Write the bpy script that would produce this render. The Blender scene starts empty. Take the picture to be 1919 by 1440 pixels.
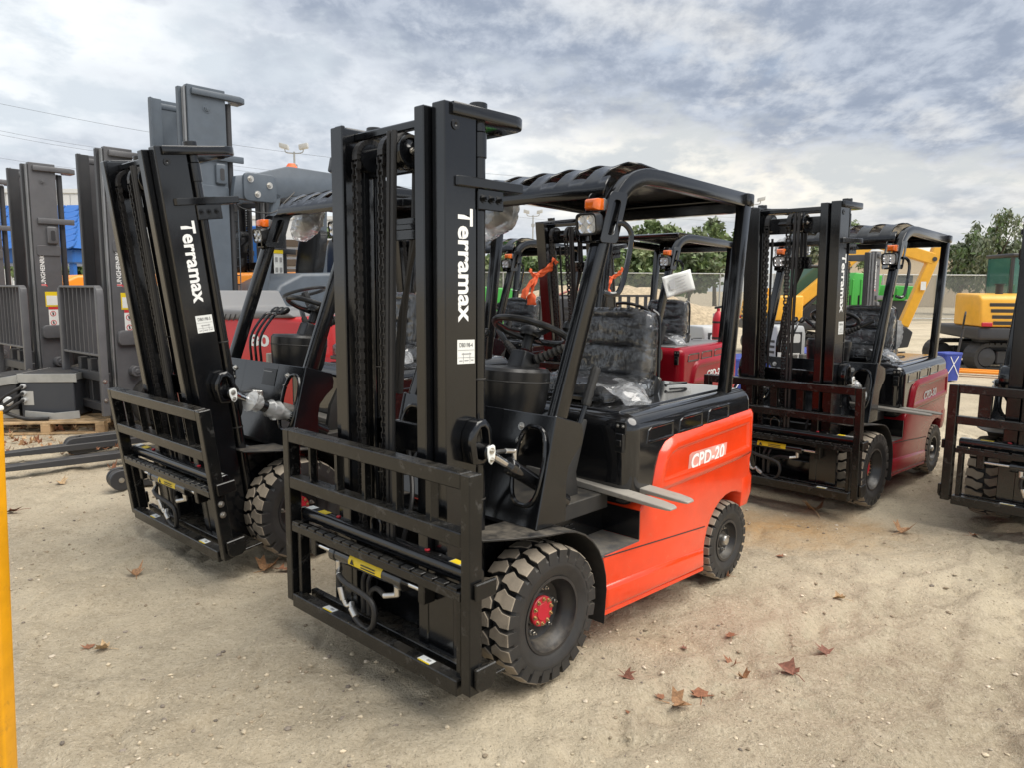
import bpy, bmesh, math, random
import numpy as np
from mathutils import Matrix, Vector
R = math.radians
random.seed(7)
scene = bpy.context.scene
col = scene.collection

# ------------------------------------------------------------------ camera, sky, sun, exposure
cam_d = bpy.data.cameras.new('camera')
cam = bpy.data.objects.new('camera', cam_d); col.objects.link(cam)
cam_d.sensor_fit = 'HORIZONTAL'; cam_d.sensor_width = 36.0
cam_d.lens = 36.0 * 1400.0 / 1919.0
cam_d.clip_start = 0.05; cam_d.clip_end = 3000
CAM_H = 1.66
cam.location = (0, 0, CAM_H)
cam.rotation_mode = 'XYZ'
cam.matrix_world = Matrix.Translation((0, 0, CAM_H)) @ Matrix.Rotation(R(90) - 0.1265, 4, 'X') @ Matrix.Rotation(0.006, 4, 'Z')
scene.camera = cam

SUN_AZ, SUN_EL = R(116), R(56)          # azimuth clockwise from +Y (the viewing direction)
sun_dir = Vector((math.sin(SUN_AZ) * math.cos(SUN_EL), math.cos(SUN_AZ) * math.cos(SUN_EL), math.sin(SUN_EL)))
sun_d = bpy.data.lights.new('sun', 'SUN'); sun_d.energy = 2.2; sun_d.angle = R(55); sun_d.color = (1.0, 0.95, 0.87)
sun = bpy.data.objects.new('sun', sun_d); col.objects.link(sun)
sun.rotation_euler = sun_dir.to_track_quat('Z', 'Y').to_euler()

scene.render.engine = 'CYCLES'
scene.view_settings.view_transform = 'Standard'
try: scene.view_settings.look = 'None'
except Exception: pass
scene.view_settings.exposure = 0.95
scene.view_settings.gamma = 1.0
scene.view_settings.use_curve_mapping = False
scene.cycles.max_bounces = 6
scene.cycles.transparent_max_bounces = 12
scene.cycles.use_denoising = True


class NT:
    """tiny node-tree writer"""
    def __init__(s, tree): s.t = tree; s.n = tree.nodes; s.l = tree.links
    def node(s, kind, **kw):
        n = s.n.new(kind)
        for k, v in kw.items():
            if k.startswith('i_'): n.inputs[k[2:].replace('_', ' ')].default_value = v
            else: setattr(n, k, v)
        return n
    def link(s, a, b): s.l.new(a, b)
    def val(s, sock, v):
        if isinstance(v, (int, float)): sock.default_value = v
        elif isinstance(v, (tuple, list)): sock.default_value = v
        else: s.l.new(v, sock)
    def math(s, op, a, b=0.0, c=0.0, clamp=False):
        n = s.n.new('ShaderNodeMath'); n.operation = op; n.use_clamp = clamp
        s.val(n.inputs[0], a); s.val(n.inputs[1], b)
        if len(n.inputs) > 2: s.val(n.inputs[2], c)
        return n.outputs[0]
    def vmath(s, op, a, b=(0, 0, 0)):
        n = s.n.new('ShaderNodeVectorMath'); n.operation = op
        s.val(n.inputs[0], a); s.val(n.inputs[1], b)
        return n.outputs['Value'] if op in ('DOT_PRODUCT', 'LENGTH') else n.outputs['Vector']
    def smooth(s, x, lo, hi, a=0.0, b=1.0):
        n = s.n.new('ShaderNodeMapRange'); n.interpolation_type = 'SMOOTHSTEP'
        s.val(n.inputs[0], x)
        for i, v in enumerate((lo, hi, a, b)): n.inputs[i + 1].default_value = v
        return n.outputs[0]
    def mix(s, f, a, b):
        n = s.n.new('ShaderNodeMix'); n.data_type = 'RGBA'; n.clamp_factor = True
        s.val(n.inputs[0], f); s.val(n.inputs[6], a if not isinstance(a, tuple) else (*a[:3], 1)); s.val(n.inputs[7], b if not isinstance(b, tuple) else (*b[:3], 1))
        return n.outputs[2]
    def noise(s, vec, scale, detail=4, rough=.55, dist=0.0):
        n = s.n.new('ShaderNodeTexNoise')
        if vec is not None: s.l.new(vec, n.inputs['Vector'])
        n.inputs['Scale'].default_value = scale; n.inputs['Detail'].default_value = detail
        n.inputs['Roughness'].default_value = rough; n.inputs['Distortion'].default_value = dist
        return n.outputs['Fac']


def pxdir(px, py):
    """unit viewing direction of a photograph pixel (only used to lay out the cloud cover)"""
    v = Vector(((px - 959.5) / 1400, (720 - py) / 1400, -1.0)).normalized()
    return cam.matrix_world.to_3x3() @ v

world = bpy.data.worlds.new('World'); scene.world = world; world.use_nodes = True
def build_sky():
    t = NT(world.node_tree); t.n.clear()
    out = t.node('ShaderNodeOutputWorld'); bg = t.node('ShaderNodeBackground')
    bg.inputs['Strength'].default_value = 0.1
    t.link(bg.outputs[0], out.inputs[0])
    sky = t.node('ShaderNodeTexSky', sky_type='NISHITA')
    sky.sun_disc = False; sky.sun_elevation = SUN_EL; sky.sun_rotation = SUN_AZ
    sky.air_density = 1.2; sky.dust_density = 1.6
    tc = t.node('ShaderNodeTexCoord'); D = tc.outputs['Generated']
    D = t.vmath('NORMALIZE', D)
    sep = t.node('ShaderNodeSeparateXYZ'); t.link(D, sep.inputs[0])
    zz = t.math('MAXIMUM', sep.outputs[2], 0.0)
    inv = t.math('DIVIDE', 1.0, t.math('ADD', zz, 0.24))
    cmb = t.node('ShaderNodeCombineXYZ')
    t.link(t.math('MULTIPLY', sep.outputs[0], inv), cmb.inputs[0]); t.link(t.math('MULTIPLY', sep.outputs[1], inv), cmb.inputs[1])
    P = t.vmath('ADD', cmb.outputs[0], (3.7, 1.9, 0))
    big = t.noise(P, 1.1, 4, .55, .3)
    mid = t.noise(t.vmath('ADD', P, (5.2, .7, 0)), 2.3, 8, .56, .12)
    fine = t.noise(t.vmath('MULTIPLY', P, (1.0, .75, 1)), 8.5, 9, .62, .15)
    puff = t.math('ADD', t.math('MULTIPLY', mid, .76), t.math('MULTIPLY', fine, .24))
    # one heavy deck whose ragged lower edge runs down to the right, thinned out of view overhead to keep the zenith light
    e0, e1, e2 = pxdir(430, -10), pxdir(950, 165), pxdir(1850, 300)
    n = (e1 - e0).cross(e2 - e0).normalized()
    if n.z < 0: n = -n
    f = t.math('SUBTRACT', t.vmath('DOT_PRODUCT', D, tuple(n)), n.dot((e0 + e1 + e2) / 3) - .012)
    f = t.math('ADD', f, t.math('MULTIPLY', t.math('SUBTRACT', puff, .5), .42))
    deck = t.math('MULTIPLY', t.smooth(f, -.03, .03), t.smooth(f, .55, .32))
    loose = t.smooth(t.math('ADD', t.math('MULTIPLY', big, .55), t.math('MULTIPLY', puff, .55)), .52, .62, 0, .55)
    dk = t.math('MAXIMUM', t.math('MULTIPLY', deck, t.smooth(puff, .68, .46, .55, 1.0)), loose)
    warm = t.smooth(t.vmath('DOT_PRODUCT', D, tuple(pxdir(1650, 330))), 0.84, 1.0)
    lit = t.smooth(puff, .42, .56)
    bright = t.mix(warm, (5.4, 5.6, 5.75), (5.9, 5.6, 4.95))
    mid_c = t.mix(warm, (3.8, 4.15, 4.5), (3.55, 3.7, 3.75))
    cl = t.mix(lit, mid_c, bright)
    dcol = t.mix(t.smooth(fine, .36, .64), (1.80, 2.10, 2.66), (3.0, 3.3, 3.8))
    c = t.mix(dk, cl, dcol)
    gap = t.smooth(t.noise(t.vmath('ADD', P, (9.1, 4.4, 0)), 2.0, 7, .6, .4), 0.60, 0.75, 0.0, 0.30)
    c = t.mix(gap, c, sky.outputs[0])
    low = t.smooth(sep.outputs[2], 0.0, 0.09, 0.4, 0.0)
    c = t.mix(low, c, (4.9, 5.05, 5.1))
    below = t.smooth(sep.outputs[2], -0.02, 0.0)
    c = t.mix(below, (2.6, 2.3, 1.8), c)
    t.link(c, bg.inputs['Color'])
build_sky()

# ------------------------------------------------------------------ materials
MATS = {}
def mat(name, color, rough=.5, metal=0.0, dust=0.0, dust_col=(.30, .255, .19), bump=0.0, bump_scale=60.0, coat=0.0, var=0.0, spec=.5,
        wear=0.0, wear_col=(.35, .33, .30), wear_scale=9.0, trans=0.0, alpha=1.0, emit=None):
    if name in MATS: return MATS[name]
    m = bpy.data.materials.new(name); m.use_nodes = True; MATS[name] = m
    t = NT(m.node_tree); b = t.n['Principled BSDF']
    tc = t.node('ShaderNodeTexCoord'); V = tc.outputs['Object']
    c = (*color, 1)
    b.inputs['Roughness'].default_value = rough; b.inputs['Metallic'].default_value = metal
    b.inputs['Specular IOR Level'].default_value = spec
    if coat: b.inputs['Coat Weight'].default_value = coat; b.inputs['Coat Roughness'].default_value = .06
    if trans: b.inputs['Transmission Weight'].default_value = trans
    if alpha < 1: b.inputs['Alpha'].default_value = alpha
    cs = None
    if var:
        n = t.noise(V, 7.0, 6, .6)
        lo = tuple(x * (1 - var) for x in color); hi = tuple(min(1, x * (1 + var)) for x in color)
        cs = t.mix(t.smooth(n, .3, .7), lo, hi)
    if wear:
        w = t.smooth(t.noise(V, wear_scale, 10, .72, .3), .60 - wear * .12, .74)
        w = t.math('MULTIPLY', w, min(1.0, wear))
        cs = t.mix(w, cs if cs is not None else color, wear_col)
    if dust:
        g = t.node('ShaderNodeNewGeometry'); sp = t.node('ShaderNodeSeparateXYZ'); t.link(g.outputs['Normal'], sp.inputs[0])
        up = t.smooth(sp.outputs[2], .25, .95, .12, 1.0)
        n = t.smooth(t.noise(V, 11.0, 8, .65), .30, .72)
        f = t.math('MULTIPLY', t.math('MULTIPLY', up, n), dust)
        cs = t.mix(f, cs if cs is not None else color, dust_col)
        rr = t.math('MULTIPLY_ADD', f, .8, rough, clamp=True); t.link(rr, b.inputs['Roughness'])
    if cs is not None: t.link(cs, b.inputs['Base Color'])
    else: b.inputs['Base Color'].default_value = c
    if bump:
        bn = t.node('ShaderNodeBump'); bn.inputs['Strength'].default_value = bump; bn.inputs['Distance'].default_value = .004
        t.link(t.noise(V, bump_scale, 5, .6), bn.inputs['Height']); t.link(bn.outputs[0], b.inputs['Normal'])
    if emit: b.inputs['Emission Color'].default_value = (*emit, 1); b.inputs['Emission Strength'].default_value = 1
    return m

mat('black_paint', (.0045, .005, .0062), .15, spec=.7, dust=.035, bump=.05, bump_scale=45, var=.2)
mat('black_rail', (.0045, .005, .0056), .22, dust=.15, bump=.12, bump_scale=60, wear=.5, wear_col=(.15, .146, .14), wear_scale=16)
mat('black_gloss', (.008, .0085, .010), .07, dust=.05, coat=.6)
mat('black_plastic', (.010, .0105, .0115), .30, dust=.06, bump=.1, bump_scale=200)
mat('black_rubber', (.018, .018, .018), .6, dust=.25)
mat('hose_rubber', (.016, .016, .017), .42, dust=.15)
mat('orange_paint', (.82, .052, .008), .22, coat=.6, dust=.06, bump=.04, bump_scale=7, var=.06, wear=.25, wear_col=(.62, .22, .12), wear_scale=26)
mat('red_paint', (.34, .007, .018), .26, spec=.32, coat=.1, dust=.02, var=.05)
mat('bright_red_paint', (.55, .02, .02), .22, coat=.4, dust=.08)
mat('hub_red', (.50, .012, .03), .4, dust=.2)
mat('tread', (.28, .235, .18), .85, bump=.35, bump_scale=120, var=.30)
mat('tyre_side', (.020, .020, .021), .5, dust=.30, bump=.12, bump_scale=150, var=.2)
mat('rim_black', (.018, .018, .02), .32, dust=.35)
mat('chrome', (.72, .72, .72), .16, 1.0)
mat('zinc', (.62, .60, .56), .36, 1.0, var=.15)
mat('brass', (.55, .44, .26), .36, 1.0)
mat('fork_steel', (.36, .335, .295), .48, .2, wear=.7, wear_col=(.08, .075, .07), wear_scale=11, bump=.25, bump_scale=40, dust=.35, dust_col=(.42, .38, .31))
mat('white_print', (.86, .86, .84), .5)
mat('white_label', (.80, .81, .78), .5, var=.05)
mat('faded_film', (.80, .34, .28), .5, var=.25)
mat('grey_print', (.33, .33, .33), .6)
mat('dark_print', (.03, .03, .03), .6)
mat('green_print', (.10, .35, .16), .6)
mat('yellow_label', (.85, .62, .02), .45)
mat('silver_label', (.55, .55, .53), .35, .4)
mat('red_print', (.62, .03, .04), .5)
mat('amber_lens', (.85, .16, .015), .12, coat=.8, var=.25)
mat('lamp_reflector', (.78, .78, .80), .12, 1.0)
mat('lamp_glass', (.80, .82, .84), .08, spec=.8)
mat('seat_vinyl', (.022, .022, .024), .45, bump=.2, bump_scale=40)
mat('blue_plastic', (.02, .16, .62), .35)
mat('ribbon_orange', (.92, .16, .05), .6)
mat('cardboard', (.42, .27, .15), .8, var=.15)
mat('junk_grey', (.105, .105, .112), .42, dust=.12, bump=.08, bump_scale=80, var=.08)
mat('junk_dark', (.035, .036, .040), .45, dust=.2)
mat('slate_blue', (.085, .105, .130), .40, dust=.14, var=.08)
mat('machine_orange', (.90, .30, .02), .32, dust=.10)
mat('excavator_yellow', (.83, .42, .035), .35, dust=.18, var=.05)
mat('green_paint', (.05, .36, .05), .38, dust=.1)
mat('grey_plastic', (.20, .20, .205), .5, dust=.15)
mat('light_grey', (.52, .53, .53), .5, dust=.12)
mat('white_paint', (.75, .76, .75), .45, var=.04)
mat('teal_print', (.12, .50, .60), .5)
mat('glass_green', (.06, .22, .18), .05, spec=.8, coat=.4, alpha=.55)
mat('glass_dark', (.02, .03, .03), .06, spec=.8)
mat('pallet_wood', (.42, .29, .16), .85, var=.35, bump=.4, bump_scale=50, wear=.5, wear_col=(.20, .14, .09), wear_scale=6)
mat('pallet_block', (.36, .24, .13), .85, var=.35, bump=.4, bump_scale=50)
mat('galvanised', (.42, .42, .40), .5, .6, var=.1)
mat('safety_yellow', (.74, .34, .008), .38, wear=.5, wear_col=(.30, .13, .03), wear_scale=18, bump=.2, bump_scale=25, var=.12)
mat('bark', (.10, .075, .055), .9, bump=.6, bump_scale=25)
mat('concrete', (.55, .53, .49), .85, var=.1)
mat('blue_fabric', (.030, .055, .30), .6, var=.1)
mat('blue_roof', (.025, .14, .46), .4, dust=.12)
mat('cream', (.62, .52, .36), .7)
mat('wire', (.05, .05, .05), .6)

def film_mat(name, cover, tint=(.84, .86, .88), crease_amt=.35):
    """thin polythene: clear and glossy, with a few long smooth creases and milky folds"""
    if name in MATS: return MATS[name]
    m = bpy.data.materials.new(name); m.use_nodes = True; MATS[name] = m
    t = NT(m.node_tree); t.n.clear()
    out = t.node('ShaderNodeOutputMaterial'); tc = t.node('ShaderNodeTexCoord'); V = tc.outputs['Object']
    def lines(sc, k, off):
        n = t.noise(t.vmath('ADD', t.vmath('MULTIPLY', V, sc), off), 1.0, 1.2, .4, .5)
        r = t.math('SUBTRACT', 1.0, t.math('MULTIPLY', t.math('ABSOLUTE', t.math('SUBTRACT', n, .5)), k), clamp=True)
        return n, t.math('POWER', r, 2.0)
    n1, r1 = lines((7.0, 15.0, 5.0), 9.0, (0, 0, 0))
    n2, r2 = lines((13.0, 7.0, 19.0), 9.0, (3.1, 1.7, .4))
    n3, r3 = lines((9.0, 30.0, 12.0), 7.0, (7.7, .2, 4.1))
    crease = t.math('MAXIMUM', r1, t.math('MAXIMUM', t.math('MULTIPLY', r2, .8), t.math('MULTIPLY', r3, .6)))
    patch = t.smooth(t.noise(V, 6.0, 1.5, .5, .4), .42, .70)
    bn = t.node('ShaderNodeBump'); bn.inputs['Strength'].default_value = .7; bn.inputs['Distance'].default_value = .025
    t.link(t.math('ADD', t.math('ADD', n1, n2), t.math('MULTIPLY', n3, .5)), bn.inputs['Height'])
    tr = t.node('ShaderNodeBsdfTransparent'); tr.inputs[0].default_value = (.95, .96, .97, 1)
    gl = t.node('ShaderNodeBsdfGlossy'); gl.inputs['Roughness'].default_value = .10; gl.inputs[0].default_value = (.95, .95, .95, 1)
    df = t.node('ShaderNodeBsdfDiffuse'); df.inputs[0].default_value = (*tint, 1)
    tl = t.node('ShaderNodeBsdfTranslucent'); tl.inputs[0].default_value = (*tint, 1)
    for n in (gl, df): t.link(bn.outputs[0], n.inputs['Normal'])
    milk = t.node('ShaderNodeMixShader'); milk.inputs[0].default_value = .4; t.link(df.outputs[0], milk.inputs[1]); t.link(tl.outputs[0], milk.inputs[2])
    amt = t.math('ADD', t.math('MULTIPLY', crease, t.math('MULTIPLY_ADD', patch, crease_amt, crease_amt * .25)), t.math('MULTIPLY_ADD', patch, cover * .6, cover * .6), clamp=True)
    m1 = t.node('ShaderNodeMixShader'); t.link(amt, m1.inputs[0])
    t.link(tr.outputs[0], m1.inputs[1]); t.link(milk.outputs[0], m1.inputs[2])
    lw = t.node('ShaderNodeLayerWeight'); lw.inputs['Blend'].default_value = .28; t.link(bn.outputs[0], lw.inputs['Normal'])
    m2 = t.node('ShaderNodeMixShader'); t.link(t.math('MULTIPLY_ADD', lw.outputs['Fresnel'], .75, .06, clamp=True), m2.inputs[0])
    t.link(m1.outputs[0], m2.inputs[1]); t.link(gl.outputs[0], m2.inputs[2]); t.link(m2.outputs[0], out.inputs[0])
    return m
film_mat('clear_film', .035, crease_amt=.15)
film_mat('flap_film', .30, (.86, .87, .88), .4)
film_mat('milky_film', .62, (.88, .89, .88), .3)

# ------------------------------------------------------------------ mesh helpers
def vec(p): return Vector(p)

class MB:
    def __init__(s): s.v = []; s.f = []; s.m = []; s.cur = 0
    def add(s, vs, fs):
        o = len(s.v); s.v += [tuple(p) for p in vs]
        for f in fs: s.f.append([o + i for i in f]); s.m.append(s.cur)
        return s
    def bx(s, x0, x1, y0, y1, z0, z1):
        v = [(x, y, z) for z in (z0, z1) for y in (y0, y1) for x in (x0, x1)]
        return s.add(v, [(0, 2, 3, 1), (4, 5, 7, 6), (0, 1, 5, 4), (2, 6, 7, 3), (0, 4, 6, 2), (1, 3, 7, 5)])
    def obx(s, c, ux, uy, uz):
        c, ux, uy, uz = map(Vector, (c, ux, uy, uz))
        v = [c + ux * a + uy * b + uz * d for d in (-1, 1) for b in (-1, 1) for a in (-1, 1)]
        return s.add(v, [(0, 2, 3, 1), (4, 5, 7, 6), (0, 1, 5, 4), (2, 6, 7, 3), (0, 4, 6, 2), (1, 3, 7, 5)])
    def loft(s, rings, closed=False, cap=True, ringclosed=True):
        n = len(rings[0]); vs = [p for r in rings for p in r]; fs = []
        for k in range(len(rings) - (0 if closed else 1)):
            a = k * n; b = ((k + 1) % len(rings)) * n
            for i in range(n if ringclosed else n - 1):
                j = (i + 1) % n; fs.append((a + i, a + j, b + j, b + i))
        if cap and not closed:
            fs.append(tuple(range(n))[::-1]); fs.append(tuple((len(rings) - 1) * n + i for i in range(n)))
        return s.add(vs, fs)
    def prism(s, poly, axis, a, b):
        def P(u, w, h):
            return {'y': (u, h, w), 'x': (h, u, w), 'z': (u, w, h)}[axis]
        return s.loft([[P(u, w, a) for u, w in poly], [P(u, w, b) for u, w in poly]])
    def panel(s, poly, axis, steps):
        """poly extruded through (inset, height) rings"""
        def P(u, w, h):
            return {'y': (u, h, w), 'x': (h, u, w), 'z': (u, w, h)}[axis]
        return s.loft([[P(u, w, h) for u, w in inset(poly, d)] for d, h in steps])
    def cyl(s, p0, p1, r0, r1=None, n=16, cap=True):
        r1 = r0 if r1 is None else r1
        p0, p1 = Vector(p0), Vector(p1); d = (p1 - p0).normalized()
        a = d.orthogonal().normalized(); b = d.cross(a)
        ring = lambda p, r: [p + a * (r * math.cos(2 * math.pi * i / n)) + b * (r * math.sin(2 * math.pi * i / n)) for i in range(n)]
        return s.loft([ring(p0, r0), ring(p1, r1)], cap=cap)
    def lathe(s, prof, c, axis, n=32, cap=False):
        c = Vector(c); axis = Vector(axis).normalized(); a = axis.orthogonal().normalized(); b = axis.cross(a)
        rings = [[c + axis * h + a * (r * math.cos(2 * math.pi * i / n)) + b * (r * math.sin(2 * math.pi * i / n)) for i in range(n)] for r, h in prof]
        return s.loft(rings, cap=cap)
    def tube(s, pts, r, n=8, closed=False):
        pts = [Vector(p) for p in pts]; N = len(pts); rings = []; prev = None
        for k in range(N):
            if closed: d = pts[(k + 1) % N] - pts[k - 1]
            else: d = pts[min(k + 1, N - 1)] - pts[max(k - 1, 0)]
            d.normalize()
            a = d.orthogonal().normalized() if prev is None else (prev - d * prev.dot(d)).normalized()
            prev = a; b = d.cross(a)
            rr = r[k] if isinstance(r, (list, tuple)) else r
            rings.append([pts[k] + a * (rr * math.cos(2 * math.pi * i / n)) + b * (rr * math.sin(2 * math.pi * i / n)) for i in range(n)])
        return s.loft(rings, closed=closed, cap=not closed)
    def bar(s, pts, w, h, side=(0, 1, 0)):
        """rectangular section swept along pts: w along side, h across"""
        pts = [Vector(p) for p in pts]; N = len(pts); side = Vector(side); rings = []
        for k in range(N):
            d0 = (pts[k] - pts[k - 1]).normalized() if k else None
            d1 = (pts[k + 1] - pts[k]).normalized() if k < N - 1 else None
            d = (d0 or d1) if (d0 is None or d1 is None) else (d0 + d1).normalized()
            sc = 1.0 if (d0 is None or d1 is None) else 1 / max(.4, d.dot(d0))
            u = (side - d * side.dot(d)).normalized(); n = d.cross(u)
            rings.append([pts[k] + u * (a * w / 2) + n * (b * h / 2 * sc) for a, b in ((-1, -1), (1, -1), (1, 1), (-1, 1))])
        return s.loft(rings)
    def mesh(s, name, mats, bevel=0.0, seg=1, sharp=32, smooth=True):
        me = bpy.data.meshes.new(name); me.from_pydata(s.v, [], s.f)
        for m in mats: me.materials.append(MATS[m])
        if len(mats) > 1: me.polygons.foreach_set('material_index', s.m)
        bm = bmesh.new(); bm.from_mesh(me)
        bmesh.ops.recalc_face_normals(bm, faces=bm.faces)
        if bevel:
            es = [e for e in bm.edges if len(e.link_faces) == 2 and e.calc_face_angle(0) > R(32)]
            if es: bmesh.ops.bevel(bm, geom=es, offset=bevel, segments=seg, profile=.5, affect='EDGES', clamp_overlap=True)
        bm.to_mesh(me); bm.free()
        if smooth:
            me.shade_smooth()
            me.set_sharp_from_angle(angle=R(sharp))
        return me
    def build(s, name, mats, parent=None, bevel=0.0, seg=1, sharp=32, smooth=True):
        if isinstance(mats, str): mats = [mats]
        return put(name, s.mesh(name, mats, bevel, seg, sharp, smooth), parent)

def put(name, me, parent=None, mw=None):
    o = bpy.data.objects.new(name, me); col.objects.link(o)
    if parent is not None: o.parent = parent
    if mw is not None: o.matrix_basis = mw
    return o

def inset(poly, d):
    if not d: return list(poly)
    n = len(poly); A = sum(poly[i][0] * poly[(i + 1) % n][1] - poly[(i + 1) % n][0] * poly[i][1] for i in range(n))
    sg = 1 if A > 0 else -1; out = []
    for i in range(n):
        p0, p1, p2 = Vector(poly[i - 1]), Vector(poly[i]), Vector(poly[(i + 1) % n])
        a = (p1 - p0).normalized(); b = (p2 - p1).normalized()
        na = Vector((-a.y, a.x)) * sg; nb = Vector((-b.y, b.x)) * sg
        q = na + nb; l = q.length
        q = na if l < 1e-6 else q / l
        k = d / max(.5, q.dot(na)); out.append((p1.x + q.x * k, p1.y + q.y * k))
    return out

def rrect(x0, x1, y0, y1, r, n=4):
    out = []
    for cx, cy, a0 in ((x1 - r, y1 - r, 0), (x0 + r, y1 - r, 90), (x0 + r, y0 + r, 180), (x1 - r, y0 + r, 270)):
        for k in range(n + 1):
            a = R(a0 + 90 * k / n); out.append((cx + r * math.cos(a), cy + r * math.sin(a)))
    return out

def bez(pts, n=8):
    """Catmull-Rom through pts"""
    P = [Vector(p) for p in pts]; out = []
    for i in range(len(P) - 1):
        a = P[i - 1] if i else P[i] * 2 - P[i + 1]; b, c = P[i], P[i + 1]; d = P[i + 2] if i + 2 < len(P) else P[i + 1] * 2 - P[i]
        for k in range(n):
            t = k / n
            out.append(.5 * ((2 * b) + (c - a) * t + (2 * a - 5 * b + 4 * c - d) * t * t + (3 * b - a - 3 * c + d) * t ** 3))
    out.append(P[-1]); return out

def empty(name, parent=None, mw=None):
    o = bpy.data.objects.new(name, None); col.objects.link(o); o.empty_display_size = .1
    if parent is not None: o.parent = parent
    if mw is not None: o.matrix_basis = mw
    return o

def tag(o, label, cat, group=None, kind=None):
    if label: o['label'] = label
    if cat: o['category'] = cat
    if group: o['group'] = group
    if kind: o['kind'] = kind
    return o

_txt = {}
def text_mesh(s, bold, matname):
    k = (s, bold, matname)
    if k not in _txt:
        cu = bpy.data.curves.new('lettering', 'FONT'); cu.body = s; cu.size = 1.0; cu.offset = bold; cu.extrude = 0.0; cu.resolution_u = 3
        o = bpy.data.objects.new('lettering', cu); col.objects.link(o)
        dg = bpy.context.evaluated_depsgraph_get(); me = bpy.data.meshes.new_from_object(o.evaluated_get(dg))
        bpy.data.objects.remove(o); me.name = 'lettering'
        me.materials.clear(); me.materials.append(MATS[matname])
        xs = [v.co.x for v in me.vertices]; ys = [v.co.y for v in me.vertices]
        _txt[k] = (me, min(xs), max(xs), min(ys), max(ys))
    return _txt[k]

def text(s, parent, origin, right, up, length, height, matname='white_print', bold=.02, name='lettering'):
    """flat lettering whose lower left corner lies at origin"""
    me, x0, x1, y0, y1 = text_mesh(s, bold, matname)
    r = Vector(right).normalized(); u = Vector(up).normalized(); n = r.cross(u)
    sx = length / (x1 - x0); sy = height / (y1 - y0); o = Vector(origin) - r * (x0 * sx) - u * (y0 * sy)
    M = Matrix(((r.x * sx, u.x * sy, n.x, o.x), (r.y * sx, u.y * sy, n.y, o.y), (r.z * sx, u.z * sy, n.z, o.z), (0, 0, 0, 1)))
    me = me.copy(); me.transform(M)
    return put(name, me, parent)

def quad(name, parent, c, right, up, w, h, matname, lift=0.0):
    r = Vector(right).normalized() * (w / 2); u = Vector(up).normalized() * (h / 2); n = r.cross(u).normalized()
    b = MB(); b.obx(Vector(c) + n * (lift + .0004), r, u, n * .0004)
    return b.build(name, matname, parent, smooth=False)

_bolts = {}
def bolt(parent, p, d, r=.011, h=.010, m='zinc', name='bolt'):
    k = (r, h, m)
    if k not in _bolts:
        b = MB(); b.cyl((0, 0, 0), (0, 0, h * .3), r * 1.35, n=14); b.cyl((0, 0, h * .3), (0, 0, h), r, r * .92, n=6); b.cyl((0, 0, h), (0, 0, h * 1.5), r * .5, r * .45, n=8)
        _bolts[k] = b.mesh('bolt', [m])
    M = Matrix.Translation(p) @ Vector(d).normalized().to_track_quat('Z', 'Y').to_matrix().to_4x4()
    return put(name, _bolts[k], parent, M)
# ------------------------------------------------------------------ forklift (x forward, y to the operator's left, z up, origin under the front axle)
_cache = {}
def cached(key, fn):
    if key not in _cache: _cache[key] = fn()
    return _cache[key]

def tyre_mesh(Rt, W, rim, lugs):
    """solid tyre about the y axis: carcass, sidewalls and two interlocking rows of lugs"""
    def mk():
        b = MB(); w = W / 2; d = Rt * .105
        b.cur = 1
        prof = [(rim, -w * .80), (rim + .012, -w * .88), (rim + (Rt - rim) * .45, -w * .985), (Rt - d * 1.5, -w * .97), (Rt - d, -w * .80), (Rt - d, w * .80), (Rt - d * 1.5, w * .97),
                (rim + (Rt - rim) * .5, w * .985), (rim + (Rt - rim) * .42, w), (rim + (Rt - rim) * .38, w * .985), (rim + .012, w * .88), (rim, w * .80)]
        b.lathe(prof, (0, 0, 0), (0, 1, 0), 56)
        p = 2 * math.pi / lugs
        for sgn in (-1, 1):
            for k in range(lugs):
                t0 = p * (k + (.5 if sgn > 0 else 0))
                jit = random.uniform(-.02, .02)
                shape = [(-.36, 1.0), (.34, 1.0), (.40, .62), (.62, .34), (.30, .05), (-.10, .02), (-.16, .36), (-.38, .62)]
                rings = []
                for rr, sh, yo in ((Rt - d * 1.35, 1.06, 1.0), (Rt - .004, 1.0, .985), (Rt, .94, .955)):
                    ring = []
                    for (tt, yy) in shape:
                        a = t0 + p * (tt * sh + jit); y = sgn * w * (yy * yo if yy > .9 else yy)
                        if yy < .3 and sh < 1: y = sgn * w * (yy + .03)
                        rl = rr - (Rt * .030 if yy > .9 else 0)
                        if yy > .9 and rr < Rt - d: rl = Rt - d * 2.1
                        ring.append((rl * math.cos(a), y, rl * math.sin(a)))
                    rings.append(ring)
                o = len(b.v); b.v += [q for r in rings for q in r]; n = len(shape)
                for q in range(2):
                    for i in range(n):
                        j = (i + 1) % n; b.f.append([o + q * n + i, o + q * n + j, o + (q + 1) * n + j, o + (q + 1) * n + i]); b.m.append(1 if q == 0 else 0)
                b.f.append([o + 2 * n + i for i in range(n)]); b.m.append(0)
        return b.mesh('tyre', ['tread', 'tyre_side'], sharp=28)
    return cached(('tyre', Rt, W, rim, lugs), mk)

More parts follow.
